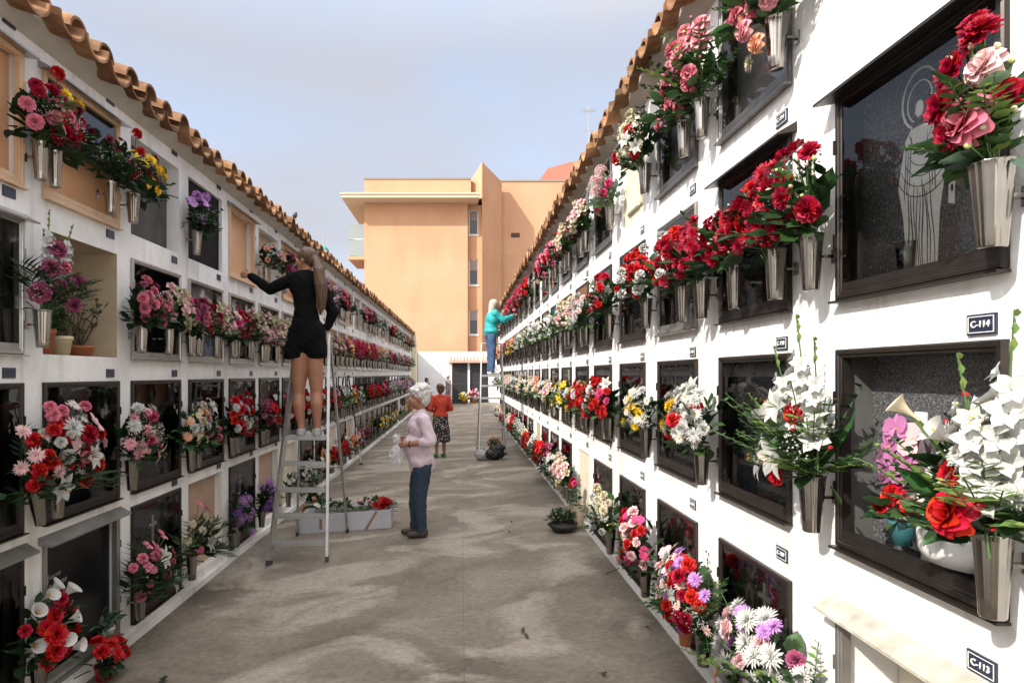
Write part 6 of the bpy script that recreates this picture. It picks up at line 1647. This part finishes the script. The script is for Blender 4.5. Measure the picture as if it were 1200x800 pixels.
for (xa, xb, nm) in ((-.50, .39, 'dark slatted gate leaf left of the white gate post'), (.53, 1.58, 'dark slatted gate leaf next to the sunlit wall')):
    root = empty('gate', ((xa + xb)/2, 37.5, gz(xa))); tag(root, nm, 'gate', 'gate leaves in the back wall'); hw = (xb - xa)/2; z1 = 2.33 - gz(xa)
    b = MB(); b.box(-hw, hw, -.02, .02, .05, z1); b.build('gate_panel', GATE, root)
    b = MB()
    for k in range(int(hw*2/.11)): b.box(-hw + .05 + k*.11, -hw + .07 + k*.11, -.035, -.0205, .06, z1 - .02)
    for zz in (.07, 1.15, z1 - .07): b.box(-hw, hw, -.050, -.0355, zz, zz + .05)
    b.build('gate_bars', mat('gate_bar', (.06,.06,.062), .5, .4), root)
for i, (x, vi, ds) in enumerate([(.18, 4, 'yellow and white flowers on the ground before the dark gate'), (-.85, 9, 'green and white plant beside the far gate, next to the grey-clad man'), (.75, 6, 'pink and white flowers at the foot of the far gate leaf')]):
    root = empty('flower_pot', (x, 36.9, gz(x))); tag(root, ds, 'flower pot', 'flower pots at the far gate')
    b = MB(); b.lathe(POT(.16, .25), 16); b.build('pot', TERRACOTTA, root)
    o = link('flowers', bouquet_mesh(VAR[vi][0], 2), root, (0, 0, .22), (0, 0, R(180))); o.scale = (1.7, 1.7, 1.8)

# thin mast before the building
b = MB(); b.tube([(-2.42, 36.3, -.25), (-2.42, 36.3, 4.6)], [.03, .02], 8); b.tube([(-2.55, 36.3, 4.3), (-2.29, 36.3, 4.3)], .012, 6)
tag(b.build('antenna_mast', mat('galvanised', (.35,.35,.34), .5, .6)), 'thin grey mast standing before the orange building', 'mast')

# the apartment building
def bp(px, py, Y): v = at(px, py, Y); return v.x, v.z
root = empty('apartment_building', (-2, 40, 0)); tag(root, 'tall orange stuccoed apartment building with flat canopy and sharp fin wall', 'building')
O = root.location
YF = 40.0
xl, ztop = bp(427, 210, YF); xr, _ = bp(548, 210, YF); zcan = bp(0, 238, YF)[1]
b = MB()
b.box(xl, xr, YF, YF + 14, -.3, zcan); 
b.build('wall', STUCCO, root, -O)
b = MB(); x2, _ = bp(552, 210, YF)
b.box(xl, x2, YF + .05, YF + 13.5, zcan + .30, ztop); b.build('parapet_storey', STUCCO, root, -O)
b = MB(); b.box(xl - .04, x2, YF + .0, YF + 13.55, ztop + .002, ztop + .10); b.build('coping', mat('grey_coping', (.24,.20,.17), .8), root, -O)
# canopy slab
b = MB(); cx0, _ = bp(400, 238, YF - 1.2); cx1, _ = bp(561, 238, YF - 1.2)
b.box(cx0, cx1, YF - 1.25, YF + 14.2, zcan + .004, zcan + .20); b.box(cx0 - .06, cx1 + .04, YF - 1.31, YF + 14.2, zcan + .2005, zcan + .30)
b.build('canopy', mat('pale_canopy', (.58,.44,.32), .85), root, -O)
# window bay, set back a little
x3, zfin = bp(565, 190, YF); zbay = zcan
YB = YF + .5
b = MB()
wins = []
for py0, py1 in ((246, 275), (304, 334), (363, 392)):
    wx0, wz1 = bp(549.5, py0, YB); wx1, wz0 = bp(560.5, py1, YB); wins.append((wx0, wx1, wz0, wz1))
zs = [-.3] + [q for w_ in reversed(wins) for q in (w_[2], w_[3])] + [zbay]
wx0, wx1 = wins[0][0], wins[0][1]
b.box(xr + .002, wx0, YB, YB + .3, -.3, zbay); b.box(wx1, x3, YB, YB + .3, -.3, zbay)
for i in range(0, len(zs)-1, 2): b.box(wx0 + .0005, wx1 - .0005, YB + .001, YB + .3, zs[i], zs[i+1])
b.build('window_bay', STUCCO, root, -O)
PANE = mat('dark_window', (.05,.055,.06), .1); BLIND = mat('grey_blind', (.30,.27,.25), .7); WFR = mat('white_frame', (.68,.67,.64), .6)
for (a0, a1, z0, z1) in wins:
    fr = MB(); t = .06; yw = YB + .09
    fr.box(a0, a0 + t, yw, yw + .06, z0, z1); fr.box(a1 - t, a1, yw, yw + .06, z0, z1); fr.box(a0 + t, a1 - t, yw, yw + .06, z0, z0 + t); fr.box(a0 + t, a1 - t, yw, yw + .06, z1 - t, z1)
    fr.box(a0 - .05, a1 + .05, YB - .05, YB - .001, z0 - .08, z0 - .005)
    fo_ = fr.build('window', WFR, root, -O)
    p = MB(); p.box(a0 + t, a1 - t, yw + .03, yw + .04, z0 + t, z1 - t); p.build('pane', PANE, fo_)
    p = MB(); zm = z1 - (z1 - z0)*.42
    for k in range(7): p.box(a0 + t + .005, a1 - t - .005, yw + .012, yw + .026, zm + k*(z1 - t - zm)/7 + .01, zm + (k+1)*(z1 - t - zm)/7 - .004)
    p.build('blind', BLIND, fo_)
# fin: a wedge-shaped tower, its lit face to us and its shaded face slanting back
x4, zf2 = bp(588, 213, 42.5); x0f, z0f = bp(546, 213, YF + .6)
b = MB()
lit = [(x3 - .0, YF - .02), (x3, YF - .02)]
A0 = Vector((x3, YF - .05, 0)); A1 = Vector((x4, 42.5, 0)); A2 = Vector((x0f, YF + .9, 0)); A3 = Vector((x0f, 43.5, 0))
zt = {0: zfin, 1: zf2, 2: z0f - .3, 3: z0f - .3}
pts = [A2, A0, A1, A3]; tops = [zt[2], zt[0], zt[1], zt[3]]
b0 = [(p.x, p.y, zbay + .31) for p in pts]; 
V = [(p.x, p.y, zbay + .305) for p in pts] + [(p.x, p.y, z) for p, z in zip(pts, tops)]
b.add(V, [(3,2,1,0),(4,5,6,7),(0,1,5,4),(1,2,6,5),(2,3,7,6),(3,0,4,7)])
V = [(x3, YF - .05, -.3), (x4, 42.5, -.3), (x4, 43.5, -.3), (x3, 43.5, -.3)]; V += [(x, y, zbay + .304) for x, y, z in V]
b.add(V, [(3,2,1,0),(4,5,6,7),(0,1,5,4),(1,2,6,5),(2,3,7,6),(3,0,4,7)])
me_ = b.build('fin_wall', STUCCO, root, -O); recalc(me_.data)
# right wing
b = MB(); x6, zr = bp(760, 213, 43.0); b.box(x4 - .5, x6, 43.0, 55, -.3, zr); b.build('wing', STUCCO, root, -O)
b = MB(); b.box(x4 - .1, x6 + .04, 42.95, 55, zr + .002, zr + .10); b.build('coping', mat('grey_coping', (.24,.20,.17), .8), root, -O)
b = MB(); vx, vz = bp(599, 278, 43); vx1, vz1 = bp(609, 273, 43)
b.box(vx, vx1, 42.97, 42.999, vz, vz1, 0)
for k in range(3): b.box(vx + .02, vx1 - .02, 42.95, 42.9695, vz + .03 + k*.09, vz + .07 + k*.09, 1)
b.build('vent_grille', [mat('vent_dark', (.05,.03,.02), .8), mat('vent_slat', (.12,.07,.045), .8)], root, -O)
# balconies on the left flank
WGLASS = mat('frosted_railing', (.24,.28,.28), .3)
for k, (pt, pb) in enumerate(((262, 300), (318, 356), (372, 410))):
    y0, y1 = YF + .6, YF + 4.2; xb0 = bp(408, 0, y0)[0]
    zb = bp(0, pb, y0)[1]; zt_ = zb + 1.9 if k == 0 else zb + 1.1
    b = MB(); b.box(xb0, xl - .001, y0, y1, zb - .22, zb); bal = b.build('balcony', STUCCO, root, -O)
    b = MB(); b.box(xb0 + .04, xl - .01, y0 + .04, y0 + .07, zb + .03, zb + 1.02); b.box(xb0 + .04, xb0 + .07, y0 + .0705, y1 - .04, zb + .03, zb + 1.02)
    if k == 0: b.box(xb0 + .04, xl - .01, y0 + .04, y0 + .07, zb + 1.10, zb + 2.0)
    b.build('railing_glass', WGLASS, bal)
    b = MB(); b.tube([(xb0 + .05, y1, zb + 1.06), (xb0 + .05, y0 + .05, zb + 1.06), (xl, y0 + .05, zb + 1.06)], .03, 8); b.build('handrail', SILVER, bal)
# pinkish building beyond
root = empty('pink_building', (10, 62, 0)); tag(root, 'pinkish building with sloping roof showing above the orange wing', 'building')
px0, pz0 = bp(632, 208, 62); px1, pz1 = bp(668, 190, 62); px2, _ = bp(760, 190, 62)
b = MB(); pts = [(px0, -.3), (px2, -.3), (px2, pz1 + .6), (px1, pz1), (px0 + .8, pz1 - .6), (px0, pz0 - .3)]; n = len(pts)
V = [(x - 10, y - 62, z) for y in (62, 72) for x, z in pts]
b.add(V, [tuple(range(n)), tuple(reversed(range(n, 2*n)))] + [(i, i+n, (i+1) % n + n, (i+1) % n) for i in range(n)])
ob = b.build('wall', mat('pink_stucco', (.46,.15,.105), .9, noise=(.8,.4,(.50,.18,.13))), root); recalc(ob.data)
b = MB(); b.box(px1 - 9.4, px2 - 10, -.12, -.02, pz1 - 1.6, pz1 - 1.45); b.build('cornice', mat('pink_trim', (.55,.33,.25), .9), root)
# teal spire behind the shaded wall
root = empty('folded_parasol', (-9.05, 45, 0)); tag(root, 'teal folded parasol on a tall pole behind the shaded wall roof', 'parasol')
b = MB(); b.tube([(0, 0, -.3), (0, 0, 6)], .06, 8); b.tube([(0, 0, 6), (-.45, 0, 11.2)], [.05, .03], 8); b.build('pole', mat('galvanised', (.35,.35,.34), .5, .6), root)
b = MB(); n = 14; V = []; F = []
prof = [(0, .10), (.5, .30), (2.2, .36), (3.6, .30), (4.3, .24), (4.5, .06)]
for (h, r) in prof:
    for k in range(n):
        rr = r*(1 + .18*(1 if k % 2 else -1)); V.append((-.40*h/4.5 - .02 + rr*math.cos(2*pi*k/n), rr*math.sin(2*pi*k/n), 6 + h))
for i in range(len(prof)-1):
    for k in range(n): F.append((i*n+k, i*n+(k+1) % n, (i+1)*n+(k+1) % n, (i+1)*n+k))
b.add(V, F, 0, True); b.build('canopy', mat('teal_canvas', (.03,.30,.28), .8), root)
# small bird on the ridge of the shaded wall's tiles
bx = at(353, 266, 9.0)
root_ = MB(); 
BIRD = mat('dark_plumage', (.035,.032,.03), .7)
bird = empty('sparrow', (XL + .10, 8.72, 3.45 + .25)); tag(bird, 'small dark bird perched on the clay tile eave of the shaded wall', 'bird')
O = bird.location
flesh('body', [('e', O + Vector((0, 0, .065)), (.030, .052, .032), (R(20), 0, 0)), ('e', O + Vector((0, .05, .105)), (.021, .024, .021)), ('c', O + Vector((0, .068, .104)), .006, O + Vector((0, .085, .101)), .002), ('c', O + Vector((0, -.045, .05)), .014, O + Vector((0, -.11, .035)), .009),
               ('c', O + Vector((.012, 0, .04)), .004, O + Vector((.012, .004, .0)), .0035), ('c', O + Vector((-.012, 0, .04)), .004, O + Vector((-.012, .004, .0)), .0035)], .004, BIRD, bird, 2)
# television aerial behind the sunlit wall's roof
root = empty('tv_aerial', (5.9, 30, 0)); tag(root, 'thin television aerial rising behind the sunlit wall roof', 'aerial')
b = MB(); b.tube([(0, 0, -.2), (0, 0, 14)], .014, 6); b.build('mast', mat('galvanised', (.35,.35,.34), .5, .6), root)
b = MB(); b.tube([(-.35, 0, 13.8), (.35, 0, 13.8)], .012, 6)
for k in range(6): b.tube([(-.3 + k*.12, -.25, 13.8), (-.3 + k*.12, .25, 13.8)], .008, 4)
b.tube([(-.25, 0, 12.9), (.25, 0, 12.9)], .012, 6); b.build('yagi', mat('galvanised', (.35,.35,.34), .5, .6), root)
